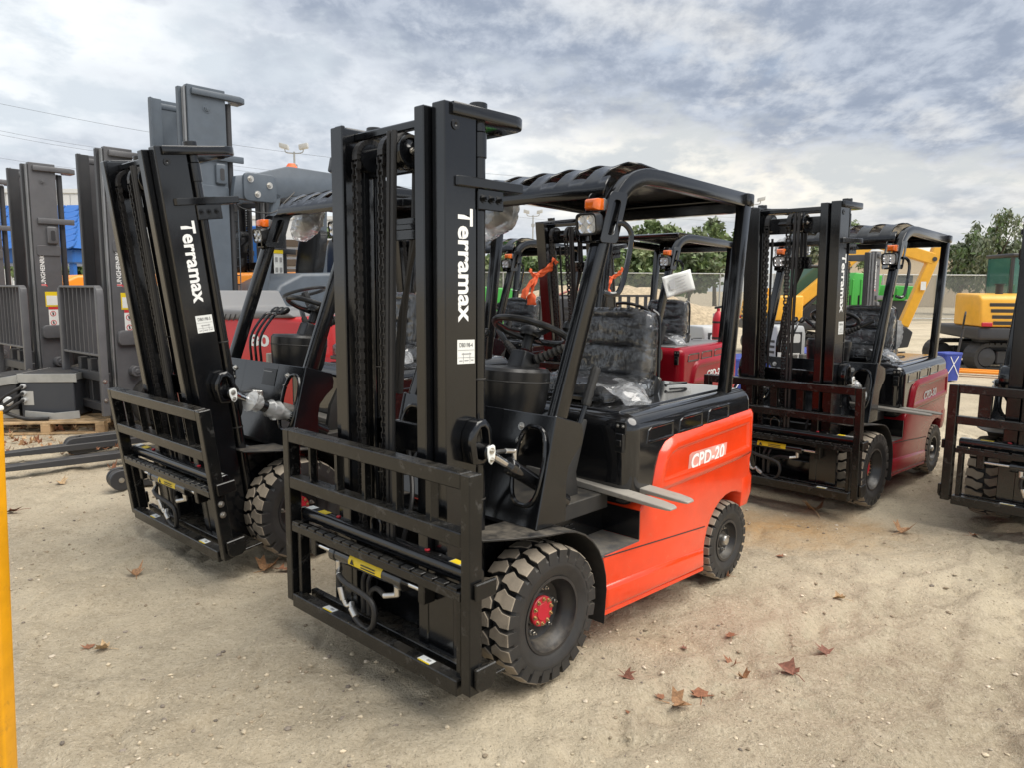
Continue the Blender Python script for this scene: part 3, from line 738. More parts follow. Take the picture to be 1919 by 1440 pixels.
def build_mast(root, tilt, dz, stock, wrapped, lettered, seed, detail):
    piv = Matrix.Translation((.2, 0, .3)); TM = piv @ Matrix.Rotation(tilt, 4, 'Y') @ piv.inverted()
    ms = empty('mast', root, TM)
    for s in (1, -1):
        # outer channel
        poly = [(.262, .372), (.425, .372), (.425, .300), (.403, .300), (.403, .354), (.284, .354), (.284, .300), (.262, .300)]
        b = MB(); b.prism([(x, s * y) for x, y in poly], 'z', .11, 2.345); b.build('outer_channel', 'black_paint', ms, .004)
        poly = [(.300, .292), (.458, .292), (.458, .236), (.438, .236), (.438, .274), (.320, .274), (.320, .236), (.300, .236)]
        b = MB(); b.prism([(x, s * y) for x, y in poly], 'z', .16, 2.335); b.build('inner_channel', 'black_paint', ms, .004)
        b = MB(); b.lathe([(0, -.018), (.045, -.018), (.052, -.012), (.052, .012), (.045, .018), (0, .018)], (.372, s * .325, 2.265), (0, 1, 0), 24); b.build('guide_roller', 'black_paint', ms)
        b = MB(); b.lathe([(.0, .0), (.006, .002), (.008, .004), (.019, .004), (.019, .0)], (.372, s * .3722, 2.265), (0, s, 0), 20); b.build('roller_pin', 'black_plastic', ms)
        # lift cylinder
        lc = empty('lift_cylinder', ms)
        b = MB(); b.cyl((.218, s * .335, .18), (.218, s * .335, 2.20), .0285, n=18); b.build('barrel', 'black_paint', lc)
        b = MB(); b.cyl((.218, s * .335, 2.165), (.218, s * .335, 2.262), .0335, n=18); b.cyl((.218, s * .335, 2.262), (.218, s * .335, 2.31), .029, n=18); b.build('gland', 'black_paint', lc, .003)
        b = MB(); b.cyl((.218, s * .335, 2.346), (.218, s * .335, 2.372), .036, n=18); b.build('cap', 'black_paint', lc, .003)
        for z in (.35, .80, 1.30): b = MB(); b.lathe([(.0295, -.004), (.0315, -.002), (.0315, .002), (.0295, .004)], (.218, s * .335, z), (0, 0, 1), 18); b.build('clamp', 'black_rubber', lc)
        # tie brackets
        pl = [(.392, s * .300), (.392, s * .388)] + [(.06 + .09 * math.cos(R(a)), s * (.298 + .09 * math.sin(R(a)))) for a in (90, 110, 130, 150, 170)] + [(-.035, s * .22), (.06, s * .20), (.15, s * .29)]
        b = MB(); b.prism(pl, 'z', 2.300, 2.3455); b.build('top_bracket', 'black_paint', ms, .005, 2)
        pl = [(.375, s * .373), (.365, s * .392), (.02, s * .392), (.0, s * .34), (.0, s * .22), (.05, s * .22), (.05, s * .35), (.26, s * .374)]
        b = MB(); b.prism(pl, 'z', 2.045, 2.082); b.build('middle_bracket', 'black_paint', ms, .003)
        b = MB(); b.bx(.125, .262, s * .376, s * .384, 1.965, 2.044); b.build('clamp_plate', 'black_paint', ms, .003)
        for k in range(3): bolt(ms, (.235 - .042 * k, s * .384, 2.008), (0, s, 0), .013, .014, 'black_paint')
        # tilt cylinder and its bracket
        hexo = [(.352, 1.06), (.345, 1.10), (.315, 1.145), (.268, 1.150), (.238, 1.115), (.228, 1.03), (.243, .985), (.285, .965), (.338, .978)]
        hexi = inset(hexo, .026)
        b = MB(); b.loft([[(x, s * y, z) for x, z in q] for q, y in ((hexo, .3725), (hexo, .432), (hexi, .440), (hexi, .400))]); b.build('tilt_bracket', 'black_paint', ms, .006, 2)
        b = MB(); b.cyl((.272, s * .375, 1.022), (.272, s * .462, 1.022), .030, n=18); b.build('tilt_eye', 'black_paint', ms, .004)
        b = MB(); b.prism([(x * .9 + .027, z) for x, z in [(.262, 1.052), (.295, 1.045), (.297, 1.02), (.288, .985), (.272, .972), (.255, .985), (.247, 1.02), (.250, 1.045)]], 'y', s * .462, s * .468); b.build('pin_keeper', 'white_label', ms, .002)
        bolt(ms, (.272, s * .468, 1.028), (0, s, 0), .010, .008); bolt(ms, (.272, s * .468, .992), (0, s, 0), .008, .008)
        tc = empty('tilt_cylinder', root)
        e0 = TM @ Vector((.262, s * .425, 1.018)); e1 = Vector((-.26, s * .405, .705)); d = (e1 - e0).normalized(); L = (e1 - e0).length
        b = MB(); b.cyl(e0, e0 + d * .05, .026, .020, n=14); b.cyl(e0 + d * .05, e0 + d * (.15), .0175, n=16); b.build('rod', 'chrome', tc)
        b = MB(); b.cyl(e0 + d * .15, e0 + d * .19, .036, n=20); b.cyl(e0 + d * .19, e1, .033, n=20); b.build('barrel', 'black_gloss', tc, .003)
        if s > 0 or detail:
            q = e0 + d * .20 + Vector((0, 0, .04)); b = MB(); b.cyl(q - Vector((0, 0, .02)), q + Vector((0, 0, .045)), .011, n=10); b.cyl(q + Vector((0, 0, .036)), q + Vector((.055, 0, .046)), .011, n=10); b.build('hose_fitting', 'zinc', tc, .002)
            b = MB(); b.tube(bez([q + Vector((.05, 0, .045)), q + Vector((.11, -.01, .045)), q + Vector((.15, -.06, .01)), q + Vector((.12, -.12, -.10))], 6), .009, 8); b.build('hose', 'hose_rubber', tc)
        if wrapped:
            rnd = random.Random(seed); pts = [e0 + d * (.10 + .30 * k / 12) for k in range(13)]
            b = MB(); b.tube(pts, [.035 + rnd.uniform(0, .022) + .012 * math.sin(k) for k in range(13)], 14); o = b.build('bubble_wrap', 'milky_film', tc, sharp=70)
    # cross members
    b = MB(); b.bx(.335, .368, -.275, .275, 2.285, 2.318); b.build('inner_crosshead', 'black_paint', ms, .005)
    b = MB(); b.bx(.300, .330, -.24, .24, 2.13, 2.25); b.build('inner_crossplate', 'black_paint', ms, .004)
    b = MB(); b.bx(-.02, .03, -.24, .24, 2.295, 2.341); b.build('rear_tie', 'black_paint', ms, .006)
    b = MB(); b.bx(-.0, .05, -.22, .22, 2.046, 2.081); b.build('rear_tie', 'black_paint', ms, .004)
    b = MB(); b.bx(.24, .275, -.30, .30, .95, 1.07); b.build('outer_crossplate', 'black_paint', ms, .004)
    b = MB(); b.bx(.255, .31, -.30, .30, .18, .34); b.build('foot_crossplate', 'black_paint', ms, .004)
    b = MB(); b.bx(.27, .33, -.05, .11, 1.86, 1.95); b.bx(.29, .335, -.10, .12, 1.90, 1.925); b.build('hose_guide', 'black_paint', ms, .003)
    # pulley, chain, hoses
    pc = Vector((.352, .075, 2.205))
    pu = empty('pulley', ms)
    b = MB(); b.lathe([(.046, .006), (.052, .018), (.064, .020), (.066, .014), (.054, .004), (.054, -.004), (.066, -.014), (.066, -.030), (.054, -.034), (.054, -.044), (.066, -.048), (.066, -.062), (.03, -.062), (.03, .0), (.046, .006)], pc, (0, 1, 0), 30); b.build('sheave', 'black_paint', pu)
    b = MB(); b.lathe([(.0, .026), (.014, .024), (.017, .012), (.026, .008), (.046, .006)], pc, (0, 1, 0), 20); b.build('sheave_hub', 'black_paint', pu)
    bolt(pu, pc + Vector((0, .022, 0)), (0, 1, 0), .011, .010)
    b = MB(); b.cyl(pc - Vector((0, .20, 0)), pc, .014, n=12); b.build('shaft', 'black_paint', pu)
    for cy in (-.015, -.19):
        b = MB(); z = .62 + dz; k = 0
        while z < 2.20:
            x = .420 - (0 if z < 2.19 else .01)
            for yy in ((-.012, -.008) if k % 2 else (-.019, -.015), (.008, .012) if k % 2 else (.015, .019)):
                b.bx(x - .011, x + .011, cy + yy[0], cy + yy[1], z - .014, z + .014)
            b.bx(x - .005, x + .005, cy - .019, cy + .019, z + .005, z + .014); z += .0235; k += 1
        for a in range(0, 181, 14):
            p = pc + Vector((.068 * math.cos(R(a)), 0, .068 * math.sin(R(a)))); b.obx((p.x, cy, p.z), (.011 * math.sin(R(a)), 0, -.011 * math.cos(R(a))), (0, .017, 0), (.009 * math.cos(R(a)), 0, .009 * math.sin(R(a))))
        o = b.build('lift_chain', 'chain_steel', ms, smooth=False); o['kind'] = 'stuff'
        b = MB(); b.lathe([(.0, -.02), (.058, -.02), (.058, .02), (.0, .02)], (pc.x, cy, pc.z), (0, 1, 0), 22); b.build('chain_wheel', 'black_paint', ms)
    for k, yy in enumerate((.033, .061)):
        arc = [pc + Vector((.064 * math.cos(R(a)), yy - .075, .064 * math.sin(R(a)))) for a in range(0, 181, 20)]
        pts = [(.440, yy - .01, .60 + dz), (.432, yy - .012, 1.2)] + arc + [(.292, yy, 2.05), (.300, yy, 1.90), (.290, yy - .05 - .03 * k, 1.70), (.275, yy - .13, 1.5), (.275, yy - .16, 1.2)]
        b = MB(); b.tube(bez(pts, 4), .0125, 8); b.build('lift_hose', 'hose_rubber', ms)
    b = MB(); b.tube(bez([(.26, -.22, 2.10), (.262, -.225, 1.5), (.26, -.22, .9)], 8), .010, 8); b.build('return_hose', 'hose_rubber', ms)
    for s in (-1, 1):
        b = MB(); b.tube(bez([(.19, s * .23, 1.03), (.14, s * .24, 1.0), (.13, s * .22, .85), (.20, s * .12, .70), (.28, s * .10, .5)], 6), .011, 8); b.build('feed_hose', 'hose_rubber', ms)
        b = MB(); b.cyl((.19, s * .23, 1.03), (.165, s * .235, 1.018), .016, n=8); b.cyl((.195, s * .23, 1.02), (.195, s * .23, 1.055), .014, n=8); b.build('hose_fitting', 'zinc', ms, .002)
    if lettered:
        text('Terramax', ms, (.283 + .078, .3726, 1.965), (0, 0, -1), (-1, 0, 0), .432, .078, 'white_print', .028)
    if stock:
        quad('stock_tag', ms, (.320, .3724, 1.418), (-1, 0, -.03), (0, 0, 1), .092, .094, 'white_label')
        text(stock, ms, (.355, .3736, 1.437), (-1, 0, -.03), (0, 0, 1), .070, .017, 'dark_print', .012, 'handwriting')
        for z in (1.425, 1.396): quad('tag_rule', ms, (.320, .3734, z), (-1, 0, -.03), (0, 0, 1), .086, .0015, 'grey_print', .0)
        for x in (.335, .300): quad('tag_rule', ms, (x, .3734, 1.395), (-1, 0, -.03), (0, 0, 1), .0015, .04, 'grey_print', .0)
        for (x, z, w_) in ((.348, 1.384, .016), (.318, 1.384, .022), (.288, 1.384, .014), (.318, 1.410, .05)): quad('tag_print', ms, (x, .3734, z), (-1, 0, -.03), (0, 0, 1), w_, .004, 'grey_print', .0)
    carriage(root, TM @ Matrix.Translation((0, 0, dz)), detail, stock == 'DB0198-5')

def carriage(root, M, detail, bolts=False):
    ca = empty('carriage', root, M)
    for s in (1, -1):
        b = MB(); b.bx(.487, .551, s * .588, s * .637, .178, 1.006); b.build('backrest_post', 'black_rail', ca, .004)
        b = MB(); b.bx(.478, .530, s * .540, s * .565, .21, .575); b.build('side_plate', 'black_rail', ca, .003)
        b = MB(); b.bx(.43, .535, s * .6385, s * .656, .545, .608); b.build('fork_bar_end', 'black_rail', ca, .004)
        b = MB(); b.prism([(.43, .285), (.535, .285), (.535, .215), (.51, .19), (.46, .19), (.43, .215)], 'y', s * .6385, s * .656); b.build('fork_bar_end', 'black_rail', ca, .004)
        for z in (() if not bolts else (.285, .345)): bolt(ca, (.52, s * .637, z + .15), (0, s, 0), .013, .012)
    b = MB(); b.bx(.488, .550, -.587, .587, .948, 1.007); b.build('top_rail', 'black_rail', ca, .004)
    b = MB(); b.bx(.488, .550, -.587, .587, .730, .787); b.build('middle_rail', 'black_rail', ca, .004)
    for y in (-.455, -.243, -.040, .170, .378):
        b = MB(); b.bx(.500, .506, y - .035, y + .035, .786, .949); b.bx(.506, .538, y + .029, y + .035, .786, .949); b.build('backrest_bar', 'black_rail', ca, .001)
    # upper fork bar: rear tube, front toothed rail
    b = MB(); b.prism([(.425, .565), (.485, .565), (.495, .58), (.495, .610), (.480, .625), (.435, .625), (.425, .61)], 'y', -.575, .585); b.build('upper_bar', 'black_paint', ca, .004)
    n = 17; b = MB(); pts = []
    y = -.575
    prof = [(-.575, .530)]
    top = []
    while y < .56:
        top += [(y, .578), (y + .052, .578), (y + .052, .566), (y + .066, .566)]; y += .066
    poly = [(-.575, .530)] + [(.585, .530)] + [(.585, .578)] + top[::-1]
    # keep the toothed rail a clean comb: teeth proud along the top edge
    b.bx(.522, .552, -.575, .585, .528, .563)
    b.build('toothed_rail', 'black_rail', ca, .002)
    for k in range(17):
        y = -.572 + k * .0678; b = MB(); b.bx(.5225, .5515, y, y + .054, .5625, .5755); b.build('tooth', 'black_rail', ca, .002)
    b = MB(); b.bx(.49, .523, -.57, .58, .540, .562); b.build('bar_web', 'black_rail', ca, .002)
    # lower bars and skid plate
    b = MB(); b.bx(.502, .558, -.578, .572, .158, .222); b.build('lower_front_bar', 'black_rail', ca, .004)
    b = MB(); b.bx(.440, .470, -.558, .575, .165, .224); b.build('lower_rear_bar', 'black_rail', ca, .003)
    b = MB(); b.bx(.30, .438, -.36, .575, .168, .178); b.build('skid_plate', 'black_rail', ca, .002)
    for (y0, y1) in ((-.375, -.205), (.245, .44)):
        b = MB(); b.bx(.418, .452, y0, y1, .178, .584); b.build('carriage_plate', 'black_paint', ca, .003)
    b = MB(); b.bx(.415, .435, -.20, .24, .44, .585); b.build('carriage_plate', 'black_paint', ca, .003)
    # side-shift cylinder
    sc = empty('side_shift_cylinder', ca); z = .478; x = .492
    b = MB(); b.cyl((x, -.30, z), (x, .20, z), .033, n=20); b.cyl((x, -.31, z), (x, -.27, z), .038, n=20); b.cyl((x, .16, z), (x, .205, z), .038, n=20); b.build('barrel', 'black_gloss', sc, .003)
    b = MB(); b.cyl((x, -.45, z), (x, .31, z), .013, n=14); b.build('rod', 'chrome', sc)
    for y in (-.475, .30):
        b = MB(); b.bx(.455, .515, y, y + .04, .43, .531); b.build('lug', 'black_rail', sc, .004)
    b = MB(); b.add([(x + .0340 * math.cos(R(a)), y, z + .0340 * math.sin(R(a))) for y in (-.16, .075) for a in (-14, 10, 34, 52)], [(0, 4, 5, 1), (1, 5, 6, 2), (2, 6, 7, 3)]); b.build('warning_label', 'yellow_label', sc)
    for k in range(2): quad('label_print', sc, (x + .0336, -.015, z + .012 - k * .012), (0, 1, 0), (-.3, 0, 1), .10, .005, 'dark_print', .0012)
    q = MB(); q.prism([(-.145, z - .004), (-.115, z - .004), (-.130, z + .020)], 'x', x + .0342, x + .0352); q.build('label_print', 'dark_print', sc)
    fx = x + .018
    for y in (-.255, .165):
        b = MB(); b.cyl((fx, y, z - .02), (fx, y, z - .062), .014, n=10); b.cyl((fx - .006, y, z - .058), (fx + .034, y + (.05 if y < 0 else -.05), z - .066), .0125, n=10); b.build('hose_fitting', 'zinc', sc, .002)
    p0 = Vector((fx + .034, -.205, z - .066))
    b = MB(); b.tube(bez([p0, p0 + Vector((.01, .07, -.015)), (.535, .02, .355), (.535, .035, .27), (.530, -.02, .215), (.525, -.11, .235), (.515, -.155, .268)], 8), .0125, 10); b.build('hose_loop', 'hose_rubber', sc)
    b = MB(); b.cyl((.515, -.155, .268), (.520, -.115, .240), .017, n=10); b.cyl((.500, -.175, .28), (.515, -.15, .265), .014, n=10); b.build('hose_fitting', 'zinc', sc, .002)
    b = MB(); b.tube(bez([(fx, -.245, z - .055), (.515, -.25, .36), (.512, -.225, .29)], 6), .0115, 8); b.build('hose', 'hose_rubber', sc)
    b = MB(); b.cyl((.513, -.24, .34), (.511, -.222, .285), .016, n=10); b.tube(bez([(.511, -.222, .285), (.508, -.20, .262), (.500, -.17, .275)], 5), .011, 8); b.build('hose_fitting', 'zinc', sc, .002)
    b = MB(); b.tube(bez([(fx + .03, .12, z - .066), (.50, .02, .40), (.475, -.06, .36), (.47, -.09, .27)], 6), .0115, 8); b.build('hose', 'hose_rubber', sc)
    for y in (-.085, -.125):
        b = MB(); b.cyl((.472, y, .335), (.472, y, .245), .013, n=10); b.tube(bez([(.472, y, .335), (.47, y, .40), (.45, y + .02, .46)], 5), .011, 8); b.build('hose', 'hose_rubber', sc)
    # lifting eye and labels
    b = MB(); b.tube(bez([(.45, -.085, .62), (.45, -.085, .67), (.45, -.055, .695), (.45, -.02, .67), (.45, -.02, .62)], 5), .0075, 8); b.build('lifting_eye', 'black_paint', ca)
    quad('bar_label', ca, (.458, -.44, .6255), (0, 1, 0), (-1, 0, 0), .065, .035, 'yellow_label', .0005)
    quad('bar_label', ca, (.458, -.545, .6255), (0, 1, 0), (-1, 0, 0), .05, .04, 'white_label', .0005)
    quad('bar_label', ca, (.458, .50, .6255), (0, 1, 0), (-1, 0, 0), .12, .035, 'silver_label', .0005)
    quad('bar_label', ca, (.458, .47, .6265), (0, 1, 0), (-1, 0, 0), .05, .033, 'yellow_label', .0005)
    for y in (-.33, .29): b = MB(); b.cyl((.455, y, .625), (.455, y, .633), .011, n=12); b.build('grease_plug', 'hub_red', ca, .002)
    for y in (-.26, .22, .36): b = MB(); b.cyl((.455, y, .625), (.455, y, .629), .014, n=14); b.build('plug', 'black_paint', ca, .001)
    for y in (-.30, .37):
        quad('bar_label', ca, (.530, y, .2225), (0, 1, 0), (-1, 0, 0), .075, .034, 'white_label', .0005)
        quad('bar_label', ca, (.548, y + .003, .2232), (0, 1, 0), (-1, 0, 0), .065, .007, 'yellow_label', .0005)
        quad('label_print', ca, (.528, y + .012, .2232), (0, 1, 0), (-1, 0, 0), .022, .012, 'grey_print', .0005)
mat('wing_plastic', (.018, .018, .019), .42, dust=.42, bump=.1, bump_scale=120)
mat('step_tread', (.10, .10, .10), .6, dust=.6, bump=.9, bump_scale=70)
mat('chain_steel', (.022, .021, .021), .38, .3, dust=.1)
# ------------------------------------------------------------------ places measured off the photograph
def W(px, py, Y):
    """world point at depth Y (metres ahead of the camera) seen at photograph pixel (px, py)"""
    d = pxdir(px, py); t = Y / d.y
    return Vector((d.x * t, Y, CAM_H + d.z * t))
def GP(px, py, z=0.0):
    d = pxdir(px, py); t = (z - CAM_H) / d.z
    return Vector((d.x * t, d.y * t, z))

# ------------------------------------------------------------------ ground
def ground_mat():
    m = bpy.data.materials.new('yard_dirt'); m.use_nodes = True; MATS['yard_dirt'] = m
    t = NT(m.node_tree); b = t.n['Principled BSDF']; g = t.node('ShaderNodeNewGeometry'); V = g.outputs['Position']
    n1 = t.noise(V, .55, 6, .6, .3); n2 = t.noise(V, 3.2, 9, .66); n3 = t.noise(V, 26.0, 8, .68); n4 = t.noise(V, 130.0, 4, .7); n5 = t.noise(V, 58.0, 6, .7)
    c = t.mix(t.smooth(n1, .33, .68), (.46, .38, .268), (.66, .565, .41))
    c = t.mix(t.smooth(n2, .42, .70, 0, .55), c, (.35, .29, .205))
    c = t.mix(t.smooth(n5, .53, .66, 0, .55), c, (.70, .61, .46))
    c = t.mix(t.smooth(n5, .46, .34, 0, .60), c, (.22, .18, .13))  # dark noise lows paint tiny shadows into the soil's own mottling
    c = t.mix(t.smooth(n3, .47, .70, 0, .60), c, (.64, .55, .41))
    c = t.mix(t.smooth(n3, .42, .25, 0, .50), c, (.24, .195, .14))  # coarser lows darkened too, as painted shade between clods
    c = t.mix(t.smooth(n4, .56, .70, 0, .7), c, (.72, .64, .50))
    c = t.mix(t.smooth(n4, .43, .30, 0, .65), c, (.20, .165, .125))
    # ochre spill by the red truck, in the soil itself
    p = GP(1470, 985); d = t.vmath('LENGTH', t.vmath('MULTIPLY', t.vmath('SUBTRACT', V, tuple(p)), (.55, .9, 0)))
    o = t.math('MULTIPLY', t.smooth(t.math('ADD', d, t.math('MULTIPLY', n2, .9)), 1.15, .35), t.smooth(n3, .25, .6, .5, 1))
    c = t.mix(t.math('MULTIPLY', o, .75), c, (.44, .235, .070))
    p = GP(1215, 1190); d = t.vmath('LENGTH', t.vmath('SUBTRACT', V, tuple(p)))
    o = t.smooth(t.math('ADD', d, t.math('MULTIPLY', n2, .6)), .62, .25)
    c = t.mix(t.math('MULTIPLY', o, .15), c, (.46, .27, .10))
    t.link(c, b.inputs['Base Color']); b.inputs['Roughness'].default_value = .93; b.inputs['Specular IOR Level'].default_value = .2
    bn = t.node('ShaderNodeBump'); bn.inputs['Strength'].default_value = .9; bn.inputs['Distance'].default_value = .03
    h = t.math('ADD', t.math('MULTIPLY', n3, .9), t.math('ADD', t.math('MULTIPLY', n5, .55), t.math('MULTIPLY', n4, .35))); t.link(h, bn.inputs['Height']); t.link(bn.outputs[0], b.inputs['Normal'])
ground_mat()

def vnoise(X, Y, f, seed):
    """cheap value noise on numpy grids"""
    rng = np.random.RandomState(seed); T = rng.rand(256, 256)
    x, y = X * f, Y * f; xi, yi = np.floor(x).astype(int), np.floor(y).astype(int); u, v = x - xi, y - yi
    u, v = u * u * (3 - 2 * u), v * v * (3 - 2 * v); g = lambda a, b: T[a % 256, b % 256]
    return (g(xi, yi) * (1 - u) + g(xi + 1, yi) * u) * (1 - v) + (g(xi, yi + 1) * (1 - u) + g(xi + 1, yi + 1) * u) * v
def relief(X, Y):
    h = .020 * (vnoise(X, Y, .8, 1) - .5) + .018 * (vnoise(X, Y, 2.6, 2) - .5) + .026 * (vnoise(X, Y, 6, 3) - .5) + .014 * (vnoise(X, Y, 14, 4) - .5) + .006 * (vnoise(X, Y, 33, 5) - .5)
    k = vnoise(X, Y, 5.0, 6); h += .016 * np.clip((np.abs(k - .5) - .03) / .05, 0, 1) * (vnoise(X, Y, 1.1, 7) > .45)
    # wheel tracks swinging past the near truck
    for cx, cy, r, a in ((-6.0, 9.5, 10.4, .018), (-6.0, 9.5, 11.5, .018), (6.5, -4.0, 9.0, .014), (6.5, -4.0, 7.9, .014)):
        d = np.hypot(X - cx, Y - cy) - r
        ang = np.arctan2(Y - cy, X - cx)
        h += 1.7 * a * (-np.exp(-(d / .12) ** 2) + .55 * np.exp(-((np.abs(d) - .17) / .05) ** 2)) * (.6 + .6 * vnoise(X, Y, 1.3, 9))
        h += .011 * np.exp(-(d / .13) ** 2) * np.sign(np.sin(ang * r / .045 + 3 * np.abs(d) / .1))
    return h - .026
def build_ground():
    xs = np.concatenate([[-900, -200, -60, -25, -12], np.arange(-5.2, 6.2, .026), [13, 26, 60, 200, 900]])
    ys = np.concatenate([[-40, -8, 0], np.arange(1.4, 8.6, .026), np.arange(8.6, 16, .2), [18, 22, 30, 45, 80, 200, 1400]])
    X, Y = np.meshgrid(xs, ys); Z = relief(X, Y)
    fade = np.clip((7.0 - np.abs(X)) / 1.5, 0, 1) * np.clip((12 - Y) / 3, 0, 1) * np.clip((Y - .8) / .4, 0, 1)
    Z = Z * fade - .026 * (1 - fade)
    v = np.stack([X.ravel(), Y.ravel(), Z.ravel()], 1); nx, ny = len(xs), len(ys)
    idx = np.arange(nx * ny).reshape(ny, nx); f = np.stack([idx[:-1, :-1].ravel(), idx[:-1, 1:].ravel(), idx[1:, 1:].ravel(), idx[1:, :-1].ravel()], 1)
    me = bpy.data.meshes.new('ground'); me.vertices.add(len(v)); me.vertices.foreach_set('co', v.ravel().astype(np.float32))
    me.loops.add(f.size); me.loops.foreach_set('vertex_index', f.ravel().astype(np.int32))
    me.polygons.add(len(f)); me.polygons.foreach_set('loop_start', np.arange(0, f.size, 4, dtype=np.int32)); me.polygons.foreach_set('loop_total', np.full(len(f), 4, np.int32))
    me.update(calc_edges=True); me.shade_smooth(); me.materials.append(MATS['yard_dirt'])
    o = put('ground', me); o['kind'] = 'structure'
build_ground()
mat('stone_pale', (.56, .48, .37), .85, var=.35, bump=.3, bump_scale=80)
mat('stone_dark', (.21, .175, .14), .85, var=.35, bump=.3, bump_scale=80)
def gz(x, y): return float(relief(np.array([[x]]), np.array([[y]]))[0, 0]) if abs(x) < 6.5 and 1.2 < y < 10 else -.026
def build_gravel():
    rnd = random.Random(11); b = MB()
    ico = [(0, 0, 1), (.9, 0, .3), (.28, .85, .35), (-.72, .53, .3), (-.72, -.53, .35), (.28, -.85, .3), (.6, .4, -.5), (-.3, .7, -.5), (-.8, 0, -.5), (-.2, -.7, -.5), (.6, -.4, -.5)]
    fc = [(0, 1, 2), (0, 2, 3), (0, 3, 4), (0, 4, 5), (0, 5, 1), (1, 6, 2), (2, 6, 7), (2, 7, 3), (3, 7, 8), (3, 8, 4), (4, 8, 9), (4, 9, 5), (5, 9, 10), (5, 10, 1), (1, 10, 6)]
    N = 9000; P = []
    for _ in range(N):
        y = 1.7 + 7.5 * rnd.random() ** 1.7; x = rnd.uniform(-.78, .78) * y
        P.append((x, y))
    Pa = np.array(P); H = relief(Pa[:, :1], Pa[:, 1:])[:, 0]
    cl = vnoise(Pa[:, :1], Pa[:, 1:], 1.7, 31)[:, 0]
    for (x, y), h, c in zip(P, H, cl):
        if rnd.random() > .25 + 1.1 * max(0, c - .25): continue
        r = .0024 + .0125 * rnd.random() ** 3.6 + (.007 if rnd.random() < .008 else 0); a = rnd.uniform(0, 6.28); ca, sa = math.cos(a), math.sin(a)
        sx, sy, sz = r * rnd.uniform(.8, 1.4), r * rnd.uniform(.6, 1.1), r * rnd.uniform(.4, .8)
        b.cur = rnd.choice((2, 2, 2, 3, 3, 0, 1))
        b.add([(x + ca * p[0] * sx * rnd.uniform(.8, 1.2) - sa * p[1] * sy, y + sa * p[0] * sx + ca * p[1] * sy * rnd.uniform(.8, 1.2), h + sz * .35 + p[2] * sz) for p in ico], fc)
    # fine grit: tiny tetrahedral crumbs of the same soil
    M_ = 34000; yy = 1.75 + 5.2 * np.random.RandomState(3).rand(M_) ** 1.6; xx = np.random.RandomState(4).uniform(-.76, .76, M_) * yy
    H = relief(xx[:, None], yy[:, None])[:, 0]; cl = vnoise(xx[:, None], yy[:, None], 2.3, 33)[:, 0] * .6 + vnoise(xx[:, None], yy[:, None], 9, 34)[:, 0] * .4
    for x, y, h, c in zip(xx.tolist(), yy.tolist(), H.tolist(), cl.tolist()):
        if rnd.random() > max(.1, (c - .30) * 2.6): continue
        r = (.0011 + .0032 * rnd.random() ** 3) * (.6 + .2 * y); a = rnd.uniform(0, 6.28); b.cur = rnd.choice((0, 2, 2, 3, 1))
        q = [(x + r * math.cos(a + t) * rnd.uniform(.7, 1.3), y + r * math.sin(a + t) * rnd.uniform(.7, 1.3), h - r * .2) for t in (0, 2.1, 4.2)] + [(x, y, h + r * rnd.uniform(.5, 1.0))]
        b.add(q, [(0, 1, 3), (1, 2, 3), (2, 0, 3)])
    mat('soil_crumb', (.50, .42, .30), .9, var=.3); mat('soil_crumb_dark', (.30, .24, .165), .9, var=.3)
    o = b.build('gravel', ['stone_pale', 'stone_dark', 'soil_crumb', 'soil_crumb_dark'], smooth=False); o['kind'] = 'stuff'; o['label'] = 'loose pale and dark gravel scattered over the dirt yard'
build_gravel()

# ------------------------------------------------------------------ dry leaves
def leaf_mesh(seed, curl):
    rnd = random.Random(seed); b = MB()
    lobes = [(0, 1.0), (38, .45), (58, .92), (88, .40), (112, .70), (150, .28), (180, .12)]
    out = [(a, r * rnd.uniform(.62, 1.15)) for a, r in lobes] + [(-a, r * rnd.uniform(.55, 1.15)) for a, r in lobes[-2:0:-1]]
    ph = rnd.uniform(0, 6); fold = rnd.choice((.05, .35, .8, 1.1)); k1, k2 = rnd.uniform(.3, 1) * curl, rnd.uniform(-.4, .6) * curl
    def lift(x, y): return max(0.0, .10 + k1 * y * y * .9 + k2 * x * x * .6 + fold * abs(y - .08 * math.sin(4 * x + ph)) + .10 * math.sin(5 * x + ph) * curl + .08 * math.sin(7 * y + ph * 2))
    ring = lambda s: [(s * r * math.cos(R(a)) * (1 - .25 * k1 * (s * r) ** 2), s * r * math.sin(R(a)) * (1 - .38 * k1 * (s * r) ** 2), lift(s * r * math.cos(R(a)), s * r * math.sin(R(a)))) for a, r in out]
    vs = [(0, 0, lift(0, 0))] + ring(.5) + ring(1.0); n = len(out)
    fs = [(0, 1 + i, 1 + (i + 1) % n) for i in range(n)] + [(1 + i, 1 + n + i, 1 + n + (i + 1) % n, 1 + (i + 1) % n) for i in range(n)]
    b.add(vs, fs)
    b.tube([(-.1, 0, lift(-.1, 0)), (-.45, .05, .12), (-.85, .16, .05)], [.03, .025, .02], 5)
    return b
for k, c in enumerate(((.26, .115, .06), (.36, .20, .10), (.20, .085, .055), (.48, .33, .18))):
    mat('dry_leaf_%d' % k, c, .75, var=.35, bump=.3, bump_scale=30)
_leaf = []
for k in range(7):
    me = leaf_mesh(40 + k, .55 + .13 * k).mesh('dry_leaf', ['dry_leaf_%d' % (k % 4)], sharp=70); _leaf.append(me)
